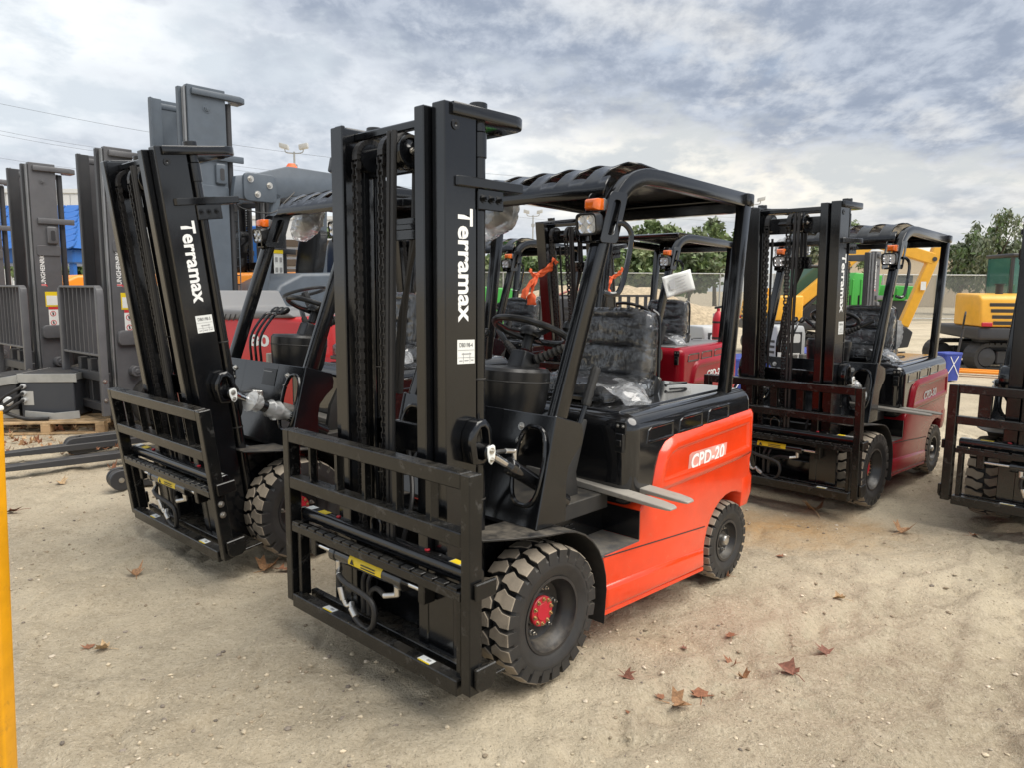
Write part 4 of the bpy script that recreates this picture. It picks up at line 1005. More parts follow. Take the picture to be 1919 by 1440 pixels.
LEAVES = [(1174, 1262, .040, 2, 'curled dark brown leaf lying alone left of the leaf cluster'), (1237, 1292, .020, 0, 'smallest russet leaf at the left end of the leaf cluster'),
          (1268, 1306, .044, 1, 'tan and brown curled leaf lowest in the leaf cluster'), (1314, 1289, .042, 0, 'broad brown leaf with turned up rim in the leaf cluster'),
          (1370, 1195, .026, 0, 'small reddish leaf furthest back in the leaf cluster'), (1375, 1232, .030, 4, 'rust brown leaf between two others in the leaf cluster'), (1394, 1251, .030, 1, 'pale tan crumpled leaf in the middle of the leaf cluster'),
          (1484, 1262, .050, 6, 'large mauve brown leaf with a pale tip, right of the leaf cluster'), (1546, 1218, .046, 2, 'purplish brown pointed leaf, rightmost in the foreground'),
          (1284, 1209, .018, 2, 'thin dark leaf sliver near the orange skirt'), (1362, 1082, .036, 4, 'red brown leaf against the near truck rear tyre'), (1576, 1122, .036, 3, 'pale folded leaf on bare dirt to the right'),
          (1465, 1045, .024, 0, 'small leaf in front of the ochre stained soil'), (1525, 957, .095, 3, 'large pale leaf lying before the dark red truck carriage'), (1690, 994, .060, 1, 'tan leaf right of the dark red truck front tyre'),
          (1828, 1003, .045, 0, 'brown leaf near the truck at the right edge'), (254, 1075, .045, 1, 'brown leaf on the dirt before the tilted mast truck'), (196, 1213, .040, 3, 'light brown leaf in the left foreground'), (163, 1203, .026, 0, 'little brown leaf beside a lighter one in the left foreground'),
          (22, 956, .075, 2, 'spiky brown leaf close to the yellow post'), (115, 903, .050, 3, 'pale leaf beside the low stacker forks'), (497, 1062, .060, 1, 'tan leaf behind the near carriage, left one of a pair'), (527, 1064, .050, 0, 'brown leaf behind the near carriage, right one of a pair'),
          (210, 878, .05, 4, 'brown leaf by the stacker wheel'), (1178, 1318, .012, 0, 'tiny reddish leaf scrap in the foreground')]
for k, (px, py, s, kind, lab) in enumerate(LEAVES):
    p = GP(px, py); rnd = random.Random(k)
    M = Matrix.Translation((p.x, p.y, gz(p.x, p.y) + .002)) @ Matrix.Rotation(rnd.uniform(0, 6.28), 4, 'Z') @ Matrix.Rotation(rnd.uniform(-.25, .25), 4, 'X') @ Matrix.Diagonal((s * 2.0, s * 2.0, s * 1.2, 1))
    tag(put('dry_leaf', _leaf[kind], None, M), lab, 'leaf', 'dry leaves on the ground')
def leaf_litter():
    rnd = random.Random(5); b = MB(); proto = [leaf_mesh(70 + k, .9) for k in range(4)]
    for _ in range(150):
        p = GP(rnd.uniform(-40, 250), rnd.choice((rnd.uniform(796, 812), rnd.uniform(820, 856)))); q = rnd.choice(proto); s = rnd.uniform(.035, .075)
        M = Matrix.Translation((p.x, p.y, rnd.uniform(-.01, .05))) @ Matrix.Rotation(rnd.uniform(0, 6.28), 4, 'Z') @ Matrix.Rotation(rnd.uniform(-.6, .6), 4, 'X') @ Matrix.Scale(s, 4)
        b.cur = rnd.randrange(3); b.add([M @ Vector(v) for v in q.v], q.f)
    o = b.build('leaf_litter', ['dry_leaf_0', 'dry_leaf_1', 'dry_leaf_3'], sharp=70); o['kind'] = 'stuff'; o['label'] = 'drift of dry brown leaves around the wooden pallet'
leaf_litter()

# ------------------------------------------------------------------ the row of battery forklifts
Y0 = 3.9535
forklift('orange and black forklift with upright lettered black mast, nearest of all', (-.23, 3.39, Y0), seed=3)
forklift('dark red forklift with black mast tipped forward, bubble wrap on its tilt cylinder', (-1.70, 4.86, 3.965), 1.045, paint='red_paint', model='CPD-25', tilt=.128, stock='DB0198-5', wrapped=True, seed=8)
forklift('glossy dark red forklift with wide black carriage and cardboard on its hood', (2.41, 6.03, 3.93), .985, paint='red_paint', model='CPD-30', tilt=.03, stock='DB0198-6', wrapped=True, seed=12)
forklift('black forklift cut off by the right edge of the picture', (4.0, 5.02, 3.9), 1.0, y_scale=1.22, paint='red_paint', model='CPD-30', tilt=-.02, stock=None, wrapped=False, seed=15, bagged=False)
forklift('crimson forklift with flat black roof, a paper sheet taped to its pillar', (.945, 7.55, 3.983), 1.0, paint='red_paint', model='CPD-20', tilt=.13, roof='flat', hood='red_paint', stock=None, lettered=False, seed=19, bagged=False)
forklift('black roofed forklift half hidden behind the nearest mast and steering wheel', (-.637, 8.50, 4.037), 1.0, paint='red_paint', model='CPD-20', tilt=.10, stock=None, lettered=False, seed=23, bagged=False)

def loc(pose, p, s=1.0):
    c, sn = math.cos(pose[2]), math.sin(pose[2]); p = Vector(p) * s
    return Vector((pose[0] + c * p.x - sn * p.y, pose[1] + sn * p.x + c * p.y, p.z))
def frame(pose, s=1.0): return Matrix.Translation((pose[0], pose[1], 0)) @ Matrix.Rotation(pose[2], 4, 'Z') @ Matrix.Scale(s, 4)

# forks laid across the footwell of a truck
def loose_fork(label, pose, s, y_tip, x, z, skew):
    root = empty('loose_fork', None, frame(pose, s)); tag(root, label, 'fork', 'fork arms lying across the forklift floors')
    L = 1.17; b = MB()
    pts = [(y_tip - t * L) for t in (0, .03, .08, .5, 1.0)]; ring = []
    for t, w, h in ((0, .026, .010), (.015, .036, .013), (.07, .044, .017), (.55, .046, .036), (1.0, .046, .044)):
        yy = y_tip - t * L; xx = x - skew * t; ring.append([(xx - w, yy, z), (xx + w, yy, z), (xx + w, yy, z + h), (xx - w, yy, z + h)])
    b.loft(ring); b.build('blade', 'fork_steel', root, .003)
    b = MB(); yy = y_tip - L; xx = x - skew; b.bx(xx - .052, xx + .052, yy - .044, yy - .001, z - .001, z + .42); b.build('shank', 'fork_steel', root, .005)
P1 = (-.23, 3.39, Y0)
loose_fork('worn grey fork arm across the orange truck footwell, nearer the mast', P1, 1, .815, -.520, .692, .115)
loose_fork('worn grey fork arm across the orange truck footwell, nearer the seat', P1, 1, .812, -.672, .692, .11)
P3 = (2.41, 6.03, 3.93)
loose_fork('fork arm across the glossy dark red truck footwell, nearer the mast', P3, .985, .80, -.50, .692, .06)
loose_fork('fork arm across the glossy dark red truck footwell, nearer the hood', P3, .985, .84, -.62, .692, .06)
P2 = (-1.70, 4.86, 3.965)
loose_fork('fork arm lying in the footwell of the tipped mast truck', P2, 1.045, .50, -.48, .692, .06)

# paper sheet, ribbons, cardboard, bag
P5 = (.945, 7.55, 3.983)
ps = empty('paper_sheet', None, frame(P5)); tag(ps, 'white printed paper in a clear sleeve taped to the crimson truck pillar', 'paper')
def sheet():
    c = W(1271, 531, 7.40); r = (W(1300, 521, 7.44) - W(1242, 538, 7.36)).normalized(); u = Vector((.06, 0, 1)); u = (u - r * u.dot(r)).normalized()
    ps.matrix_basis = Matrix.Identity(4)
    b = MB(); n = 8; g = []
    nn = r.cross(u).normalized()
    for j in range(n + 1):
        for i in range(n + 1):
            a, q = i / n * 2 - 1, j / n * 2 - 1
            g.append(c + r * (a * .155) + u * (q * .105) + nn * (.012 * math.sin(3 * a + q) + .01 * a * a))
    b.add(g, [(j * (n + 1) + i, j * (n + 1) + i + 1, (j + 1) * (n + 1) + i + 1, (j + 1) * (n + 1) + i) for j in range(n) for i in range(n)])
    o = b.build('sheet', 'white_label', ps, sharp=60); o.modifiers.new('thick', 'SOLIDIFY').thickness = .0015
    for k in range(5): quad('print_block', ps, c + r * (.02 + .01 * (k % 2)) + u * (.06 - .03 * k) + nn * .012, r, u, .14 - .02 * (k % 3), .006, 'light_grey', .002)
    quad('print_block', ps, c - r * .07 + u * .01 + nn * .013, r, u, .06, .09, 'light_grey', .002)
sheet()
def strip(b, pts, widths, twist, seed):
    """crumpled cloth tape along pts"""
    rnd = random.Random(seed); P = bez(pts, 6); N = len(P); g = []; m = 5
    for k, p in enumerate(P):
        d = (P[min(k + 1, N - 1)] - P[max(k - 1, 0)]).normalized(); t = k / (N - 1)
        w = widths[0] + (widths[1] - widths[0]) * t; a = twist[0] + (twist[1] - twist[0]) * t
        u = (Vector((0, 0, 1)) - d * d.z); u = u.normalized() if u.length > .05 else Vector((1, 0, 0)); n = d.cross(u); u = u * math.cos(a) + n * math.sin(a); n = d.cross(u)
        for q in range(m): g.append(p + u * (w * (q / (m - 1) - .5)) + n * (.010 * math.sin(q * 2.2 + k * .9 + seed) + rnd.uniform(-.003, .003)))
    b.add(g, [(k * m + q, k * m + q + 1, (k + 1) * m + q + 1, (k + 1) * m + q) for k in range(N - 1) for q in range(m - 1)])
def ribbon(label, c, s):
    root = empty('ribbon', None, Matrix.Translation(c)); tag(root, label, 'ribbon', 'fluorescent ribbons tied to the mast behind')
    for nm, pts, w, tw, sd in (('band', [(-.07, -.01, .05), (-.045, -.045, .005), (0, -.05, 0), (.07, -.05, .035), (.13, -.045, .085), (.165, -.04, .14)], (.03, .085), (.1, .7), 1),
                               ('tail', [(0, -.055, 0), (-.04, -.07, -.05), (-.10, -.075, -.13), (-.13, -.07, -.21)], (.03, .085), (1.2, .5), 2), ('tail', [(0, -.055, 0), (-.03, -.08, -.06), (-.055, -.085, -.16), (-.05, -.075, -.27)], (.03, .10), (.8, 1.5), 3)):
        b = MB(); strip(b, pts, w, tw, sd); o = b.build(nm, 'ribbon_orange', root, sharp=70); o.modifiers.new('thick', 'SOLIDIFY').thickness = .002
    b = MB(); b.lathe([(0, -.026), (.016, -.018), (.020, .0), (.016, .018), (0, .026)], (0, -.052, 0), (1, .2, .4), 10); b.build('knot', 'ribbon_orange', root)
    root.scale = (s, s, s)
ribbon('orange fluorescent ribbon knotted round the left mast channel behind the steering wheel', W(1007, 515, 7.24), 1.05)
ribbon('smaller orange ribbon on the right mast channel, seen past the front pillar', W(1146, 520, 6.74), .6)
cb = empty('cardboard_pack', None, frame(P3, .985)); tag(cb, 'folded brown cardboard stacked on the dark red truck hood', 'cardboard')
for k in range(5):
    b = MB(); b.bx(-1.52 + .01 * k, -1.30 + .006 * k, -.10 - .004 * k, .06, 1.108 + k * .013, 1.119 + k * .013); b.build('sheet', 'cardboard', cb, .002)
b = MB(); b.bx(-1.44, -1.28, .075, .22, 1.108, 1.150); b.build('box', 'cardboard', cb, .004)
bg = empty('bagged_beacon', None, frame(P3, .985)); tag(bg, 'clear bag over a beacon and looped cable on the dark red truck hood', 'bag')
b = MB(); b.cyl((-1.62, -.02, 1.108), (-1.62, -.02, 1.36), .022, n=10); b.build('stem', 'grey_plastic', bg)
b = MB(); b.lathe([(.03, 0), (.034, .05), (.02, .075), (0, .078)], (-1.62, -.02, 1.36), (0, 0, 1), 14); b.build('lens', 'hub_red', bg)
pillow('film_bag', bg, (-1.62, -.02, 1.28), (.10, -.15, 0), (0, 0, .14), (.02, .05, 0), 'milky_film', 4, .012, 12, 12)
b = MB(); b.tube([(-1.62 + .09 * math.cos(t), -.02 - .13 * math.cos(t), 1.30 + .11 * math.sin(t)) for t in [2 * math.pi * k / 24 for k in range(24)]], .006, 6, True); b.build('cable', 'light_grey', bg)
# ------------------------------------------------------------------ grey mast trucks on the left and far right
mat('glass_dark_green', (.05, .12, .09), .08, spec=.8)
mat('battery_case', (.045, .050, .060), .42, dust=.15)
mat('rail_bright', (.30, .305, .31), .35, .5, var=.1)
def mast_truck(label, near, yaw, H, shade='junk_grey', body='machine_orange', letter='JUNGHEINRICH', backrest=True, plate=.30, guard=False, labels=True, width=.80, group='grey mast trucks standing behind', tilt=0.0, with_body=True):
    """near = ground point under the near side plate; x forward, y to the operator's left"""
    o = Vector((near[0], near[1], 0)) - Matrix.Rotation(yaw, 3, 'Z') @ Vector((.30, width / 2, 0))
    root = empty('mast_truck', None, Matrix.Translation(o) @ Matrix.Rotation(yaw, 4, 'Z')); tag(root, label, 'forklift', group)
    piv = Matrix.Translation((.2, 0, .3)); ms = empty('mast', root, piv @ Matrix.Rotation(tilt, 4, 'Y') @ piv.inverted())
    w = width / 2; x1 = .30 + plate / 2; x0 = .30 - plate / 2
    for s in (1, -1):
        b = MB(); b.prism([(x, s * y) for x, y in [(x0, w), (x1, w), (x1, w - .08), (x1 - .02, w - .08), (x1 - .02, w - .02), (x0 + .02, w - .02), (x0 + .02, w - .08), (x0, w - .08)]], 'z', .10, H); b.build('outer_channel', shade, ms, .005)
        for k in range(2):
            d = .032 * k; b = MB(); b.bx(x1 + .004 + d * .2, x1 + .022, s * (w - .055 - .04 * k), s * (w - .028 - .04 * k), .14, H - .02 - .01 * k); b.build('running_rail', 'rail_bright', ms, .003)
        b = MB(); b.prism([(x, s * y) for x, y in [(x1 - .09, w - .10), (x1 + .05, w - .10), (x1 + .05, w - .16), (x1 + .03, w - .16), (x1 + .03, w - .125), (x1 - .09, w - .125)]], 'z', .12, H - .015); b.build('inner_channel', 'slate_blue' if shade == 'slate_blue' else 'junk_dark', ms, .004)
        b = MB(); b.prism([(x, s * y) for x, y in [(x1 - .04, w - .03), (x1 - .04, w + .035), (x0 - .16, w + .035), (x0 - .24, w - .02), (x0 - .24, w - .18), (x0 - .12, w - .18), (x0 - .10, w - .05), (x0 + .06, w - .03)]], 'z', H - .10, H - .035); b.build('top_bracket', shade, ms, .010, 2)
        b = MB(); b.bx(x0 - .18, x1 - .06, s * (w + .0), s * (w + .028), H - .75, H - .68); b.build('middle_bracket', shade, ms, .006, 2)
        b = MB(); b.cyl((x0 - .06, s * (w - .07), .15), (x0 - .06, s * (w - .07), H - .12), .035, n=14); b.build('lift_cylinder', 'junk_dark', ms)
        b = MB(); b.cyl((x0 - .06, s * (w - .07), H - .32), (x0 - .06, s * (w - .07), H - .18), .028, n=12); b.build('cylinder_rod', 'chrome', ms)
        b = MB(); rr = rrect(x0 + .03, x0 + .15, H - 1.00, H - .78, .025); b.panel(rr, 'y', [(0, s * (w - .002)), (0, s * (w + .028)), (.012, s * (w + .036))]); b.build('hand_hold', shade, ms, .004)
        b = MB(); rr = rrect(x0 + .06, x0 + .11, H - .96, H - .83, .02); b.prism(rr, 'y', s * (w + .034), s * (w + .038)); b.build('hand_hole', 'junk_dark', ms)
        b = MB(); b.panel(rrect(x0 + .0, x1 - .03, H - 1.15, H - 1.02, .025), 'y', [(0, s * (w - .002)), (0, s * (w + .012))]); b.build('cover_plate', shade, ms, .004)
        bolt(ms, (.30, s * w, H - .22), (0, s, 0), .035, .012, shade, 'roller_cap')
        b = MB(); b.panel(rrect(-.35, x1 - .02, 1.00, 1.17, .05), 'y', [(0, s * (w + .002)), (0, s * (w + .05)), (.008, s * (w + .055))]); b.build('side_arm', shade, ms, .004)
        b = MB(); b.cyl((x0 + .12, s * w, .70), (x0 + .12, s * (w + .11), .70), .062, n=22); b.cyl((x0 + .12, s * (w + .11), .70), (x0 + .12, s * (w + .125), .70), .03, n=14); b.build('tilt_boss', shade, ms, .006)
    for z in (H - .14, H - .95, 1.0, .25):
        b = MB(); b.bx(x0 + .02, x0 + .07, -w + .08, w - .08, z, z + .10); b.build('cross_member', shade, ms, .005)
    b = MB(); z = .5; k = 0
    while z < H - .15:
        b.bx(.29, .315, -w + .27 - .02, -w + .27 + (.02 if k % 2 else .012), z, z + .026); z += .032; k += 1
    ch = b.build('lift_chain', 'chain_steel', ms, smooth=False); ch['kind'] = 'stuff'
    for y in (-w + .22, -w + .32, w - .25): b = MB(); b.tube([(.32, y, .5), (.325, y, 1.6), (.32, y, H * .62)], .013, 6); b.build('lift_hose', 'hose_rubber', ms)
    if letter:
        text(letter, ms, (x0 + .18, w + .002, 1.66), (0, 0, 1), (1, 0, 0), .46, .068, 'white_print', .02)
        text('J', ms, (x0 + .18, w + .003, 1.66), (0, 0, 1), (1, 0, 0), .03, .068, 'red_print', .03)
    if labels:
        quad('label', ms, (.29, w + .002, 1.50), (-1, 0, 0), (0, 0, 1), .15, .19, 'yellow_label'); quad('label_paper', ms, (.29, w + .003, 1.485), (-1, 0, 0), (0, 0, 1), .125, .12, 'white_label', .001)
        quad('label', ms, (.275, w + .002, 1.22), (-1, 0, 0), (0, 0, 1), .125, .36, 'white_label'); quad('label_head', ms, (.275, w + .003, 1.385), (-1, 0, 0), (0, 0, 1), .125, .03, 'red_print', .001)
        for k in range(3):
            c = (.288, w + .0036, 1.315 - k * .115); b = MB(); b.lathe([(.026, 0), (.026, .001), (.034, .001), (.034, 0)], c, (0, 1, 0), 18); b.build('warning_ring', 'red_print', ms)
            quad('warning_figure', ms, c, (-1, 0, .2), (.2, 0, 1), .016, .036, 'dark_print', .0005)
    if backrest:
        br = empty('load_backrest', root); x = .66; n = 9
        for k in range(n):
            y = -.52 + 1.04 * k / (n - 1)
            if k in (0, n - 1): continue
            b = MB(); b.bx(x - .035, x + .025, y - .006, y + .006, .92, 1.66); b.build('slat', shade, br, .002)
        for s in (1, -1):
            b = MB(); b.bar(bez([(x - .005, s * .36, 1.672), (x - .005, s * .50, 1.668), (x - .005, s * .565, 1.60), (x - .005, s * .57, 1.45)], 5) + [Vector((x - .005, s * .57, .22))], .09 if False else .014, .075, side=(0, 1, 0)) if False else b.prism([(s * .53, .22), (s * .60, .22), (s * .60, 1.58), (s * .585, 1.64), (s * .53, 1.675)], 'x', x - .045, x + .035); b.build('side_post', shade, br, .012, 3)
            for z in (.40, .62): bolt(br, (x + .0, s * .60, z), (0, s, 0), .018, .014)
        b = MB(); b.bx(x - .04, x + .03, -.53, .53, 1.650, 1.676); b.build('top_rail', shade, br, .006)
        b = MB(); b.bx(x - .035, x + .025, -.53, .53, .895, .921); b.build('bottom_rail', shade, br, .004)
        for (z0, z1) in ((.60, .70), (.25, .34)):
            b = MB(); b.bx(x - .10, x - .03, -.50, .50, z0, z1); b.build('fork_bar', 'junk_dark', br, .006)
        for y in (-.30, .0, .30): b = MB(); b.bx(x - .14, x - .06, y - .05, y + .05, .24, .84); b.build('carriage_plate', 'junk_dark', br, .006)
    if with_body:
        b = MB(); b.prism([(-.15, .30), (-.15, 1.25), (-.45, 1.70), (-.75, 1.84), (-1.95, 1.88), (-2.05, 1.6), (-2.05, .35)], 'y', -.56, .56); b.build('body', body, root, .05, 4)
        b = MB(); b.bx(-.4, -.12, -.50, .50, .45, 1.30); b.build('dash', 'junk_dark', root, .02)
        pillow('seat_back', root, (-1.25, 0, 2.10), (0, .25, 0), (-.05, 0, .30), (.08, 0, 0), 'black_plastic', 2, .001)
        b = MB(); b.tube(bez([(-.35, .05, 1.35), (-.45, .05, 1.75), (-.62, .02, 1.80)], 4), .03, 8); b.build('steering_knob', 'black_plastic', root)
        for s in (1, -1):
            for (x, r_) in ((0.0, .33), (-1.6, .27)):
                b = MB(); b.lathe([(.10, .0), (r_ * .6, .01), (r_ * .62, .03), (r_ * .95, .03), (r_, .0), (r_, -.16), (r_ * .9, -.2), (.1, -.2)], (x, s * .56, r_ - .01), (0, s, 0), 28); b.build('wheel', 'tyre_side', root)
    if guard:
        GH = H + .26
        gd = empty('overhead_guard', root)
        for s in (1, -1):
            b = MB(); b.prism([(.10, GH - 1.40), (.06, GH - 1.16), (-.15, GH - 1.12), (-.60, GH - .98), (-1.9, GH - 1.00), (-1.95, GH - 1.18), (-.62, GH - 1.32), (-.30, GH - 1.42)], 'y', s * .50, s * .58); b.build('side_beam', shade, gd, .012, 2)
            b = MB(); b.panel(rrect(-.42, -.02, GH - 1.42, GH - 1.11, .06), 'y', [(0, s * .575), (0, s * .605), (.008, s * .61)]); b.build('joint_plate', shade, gd, .004)
            for q in ((-.10, GH - 1.18), (-.18, GH - 1.34), (-.33, GH - 1.23)): bolt(gd, (q[0], s * .61, q[1]), (0, s, 0), .028, .022)
            b = MB(); b.bar([(-1.8, s * .54, GH - 1.05), (-1.75, s * .54, 1.1)], .08, .12); b.build('rear_post', shade, gd, .012)
            b = MB(); b.bar([(-.45, s * .54, GH - 1.3), (-.12, s * .54, 1.0)], .08, .10); b.build('front_post', shade, gd, .012)
        for k in range(5): b = MB(); b.bx(-.75 - .25 * k, -.66 - .25 * k, -.5, .5, GH - 1.04, GH - 1.01); b.build('roof_slat', shade, gd, .005)
        b = MB(); b.lathe([(.07, 0), (.07, .03), (.04, .075), (0, .08)], (-.75, .40, GH - .99), (0, 0, 1), 16); b.build('beacon', 'ribbon_orange', gd)
        b = MB(); b.obx((-1.30, .52, GH - .88), (.05, 0, .02), (0, .10, 0), (-.02, 0, .09)); b.build('work_light', 'black_plastic', gd, .02, 2)
        gr = empty('mesh_guard', root)
        for k in range(9): b = MB(); b.cyl((-.02, w - .02 - k * .10, 1.0), (-.02, w - .02 - k * .10, H - 1.25), .006, n=6); b.build('wire', 'slate_blue', gr)
        for k in range(16): b = MB(); b.cyl((-.02, -w + .02, 1.0 + k * .10), (-.02, w - .02, 1.0 + k * .10), .006, n=6); b.build('wire', 'slate_blue', gr)
        b = MB(); b.tube(bez([(.05, w + .02, H - 1.0), (.0, w + .04, H - 1.22), (-.30, w + .2, H - 1.28), (-.50, w + .2, H - 1.12), (-.62, w + .18, H - 1.02)], 6), .008, 6); b.build('cable', 'hose_rubber', root)
    return root
YW = R(229)
mast_truck('dark grey mast truck with slatted backrest, second from the left edge', GP(252, 806), YW, 3.20)
mast_truck('dark grey mast truck behind the battery box, further left and smaller', GP(111, 776), YW, 3.20)
mast_truck('dark grey mast truck mostly out of the picture at the far left', GP(5, 752), YW, 3.20, letter=None, labels=False)
mast_truck('tall slate grey truck with bolted roof beam and mesh guard', W(415, 825, 8.3), R(228), 3.78, 'slate_blue', 'slate_blue', None, False, .42, True, False, .95)
mast_truck('black mast truck with yellow warning strips, behind the red and grey truck', W(528, 790, 9.8), R(238), 2.85, 'junk_dark', 'junk_dark', None, False, .26, False, False, .8)
mast_truck('grey lettered mast truck far behind the dark red forklift', W(1628, 760, 11.8), R(229), 2.28, 'junk_grey', 'junk_dark', 'JUNGHEINRICH', False, .24, False, False, .7, with_body=False)
for k, (px, py, w_, h_, m_) in enumerate(((519, 488, .055, .115, 'white_label'), (519, 520, .055, .16, 'yellow_label'))): pass

# red and grey counterbalance truck seen above the tipped mast truck
def red_grey():
    p = W(520, 850, 7.35); root = empty('counterbalance_truck', None, Matrix.Translation((p.x, p.y, 0)) @ Matrix.Rotation(R(160), 4, 'Z')); tag(root, 'red truck with rounded grey hood and slotted vents, behind the tipped mast truck', 'forklift')
    b = MB(); b.prism([(.85, .25), (.85, .75), (.70, 1.30), (.35, 1.38), (-.20, 1.42), (-.75, 1.40), (-.80, .25)], 'y', -.5, .5); b.build('body', 'bright_red_paint', root, .06, 5)
    b = MB(); b.prism([(.715, 1.24), (.70, 1.33), (.52, 1.60), (.30, 1.64), (.20, 1.47), (-.55, 1.46), (-.62, 1.40), (.2, 1.36)], 'y', -.512, .512); b.build('hood', 'grey_plastic', root, .04, 4)
    for s in (1, -1):
        for k in range(9): b = MB(); b.prism([(.42 - k * .055, 1.36), (.43 - k * .055, 1.36), (.40 - k * .055, 1.42), (.39 - k * .055, 1.42)], 'y', s * .511, s * .516); b.build('vent_slot', 'dark_print', root)
        b = MB(); b.panel(rrect(.30, .62, .62, .95, .04), 'y', [(0, s * .49), (0, s * .5025)]); b.build('access_panel', 'junk_dark', root, .003)
        b = MB(); b.lathe([(.10, 0), (.22, .01), (.33, .01), (.35, -.02), (.35, -.2), (.1, -.2)], (.45, s * .52, .33), (0, s, 0), 28); b.build('wheel', 'tyre_side', root)
        b = MB(); b.lathe([(.10, 0), (.22, .01), (.28, .01), (.29, -.02), (.29, -.2), (.1, -.2)], (-.55, s * .52, .28), (0, s, 0), 28); b.build('wheel', 'tyre_side', root)
    text('80', root, (-.12, .5025, 1.13), (-1, 0, 0), (0, 0, 1), .22, .11, 'white_print', .03)
    b = MB(); c = Vector((-.45, .1, 1.62)); b.tube([c + Vector((.19 * math.cos(t), .19 * math.sin(t), -.05 * math.cos(t))) for t in [2 * math.pi * k / 28 for k in range(28)]], .016, 8, True); b.build('steering_wheel', 'black_plastic', root)
    b = MB(); b.cyl((-.55, .1, 1.40), c, .035, n=10); b.build('steering_column', 'black_plastic', root)
red_grey()
def blue_locker():
    c = W(447, 600, 11.2); root = empty('blue_locker', None, Matrix.Translation((c.x, 11.2, 0)) @ Matrix.Rotation(R(10), 4, 'Z')); tag(root, 'tall blue steel locker glimpsed behind the slate truck mesh guard', 'locker')
    b = MB(); b.bx(-.45, .45, -.3, .3, .1, 2.55); b.build('cabinet', 'blue_roof', root, .02)
    for s in (-1, 1):
        b = MB(); b.bx(-.43 if s < 0 else .01, -.01 if s < 0 else .43, -.312, -.301, .15, 2.5); b.build('door', 'blue_roof', root, .006)
    b = MB(); b.bx(-.05, -.03, -.34, -.313, 1.2, 1.4); b.build('handle', 'galvanised', root)
blue_locker()
def strips():
    root = empty('warning_strip', None); tag(root, 'white and yellow warning strip on the black mast behind the red and grey truck', 'sign')
    c = W(522, 492, 9.76); u = (0, 0, 1); r = Vector((.53, .848, 0))
    quad('upper_label', root, c, r, u, .15, .32, 'white_label'); quad('label_head', root, c + Vector((.002, -.002, .14)), r, u, .15, .045, 'yellow_label', .001)
    for k in range(4): quad('pictogram', root, c + r * (-.035 + .07 * (k % 2)) + Vector((.003, -.002, .04 - .13 * (k // 2))), r, u, .04, .06, 'grey_print', .001)
    quad('lower_label', root, W(522, 540, 9.76), r, u, .15, .38, 'yellow_label')
    text('Controlled by', root, W(526, 564, 9.745), (0, 0, 1), (-.53, -.848, 0), .32, .055, 'dark_print', .0)
strips()

# ------------------------------------------------------------------ battery box on its pallet
def pallet(label, p, yaw, L=1.2, D=.85):
    root = empty('pallet', None, Matrix.Translation((p.x, p.y, 0)) @ Matrix.Rotation(yaw, 4, 'Z')); tag(root, label, 'pallet')
    for k in range(6):
        y = -D / 2 + k * (D - .11) / 5; b = MB(); b.bx(-L / 2, L / 2, y, y + .10, .118, .140); b.build('deck_board', 'pallet_wood', root, .003)
    for x in (-L / 2, -.05, L / 2 - .10):
        for y in (-D / 2, -.05, D / 2 - .11): b = MB(); b.bx(x, x + .10, y, y + .11, .020, .096); b.build('block', 'pallet_block', root, .003)
        b = MB(); b.bx(x, x + .10, -D / 2, D / 2, .097, .117); b.build('stringer', 'pallet_wood', root, .002)
    for y in (-D / 2, -.05, D / 2 - .10): b = MB(); b.bx(-L / 2, L / 2, y, y + .10, .0, .019); b.build('bottom_board', 'pallet_wood', root, .002)
    return root
PB = GP(95, 812); pallet('weathered wooden pallet under the grey battery box', PB + Vector((-.05, .35, 0)), R(8), 1.25, .95)
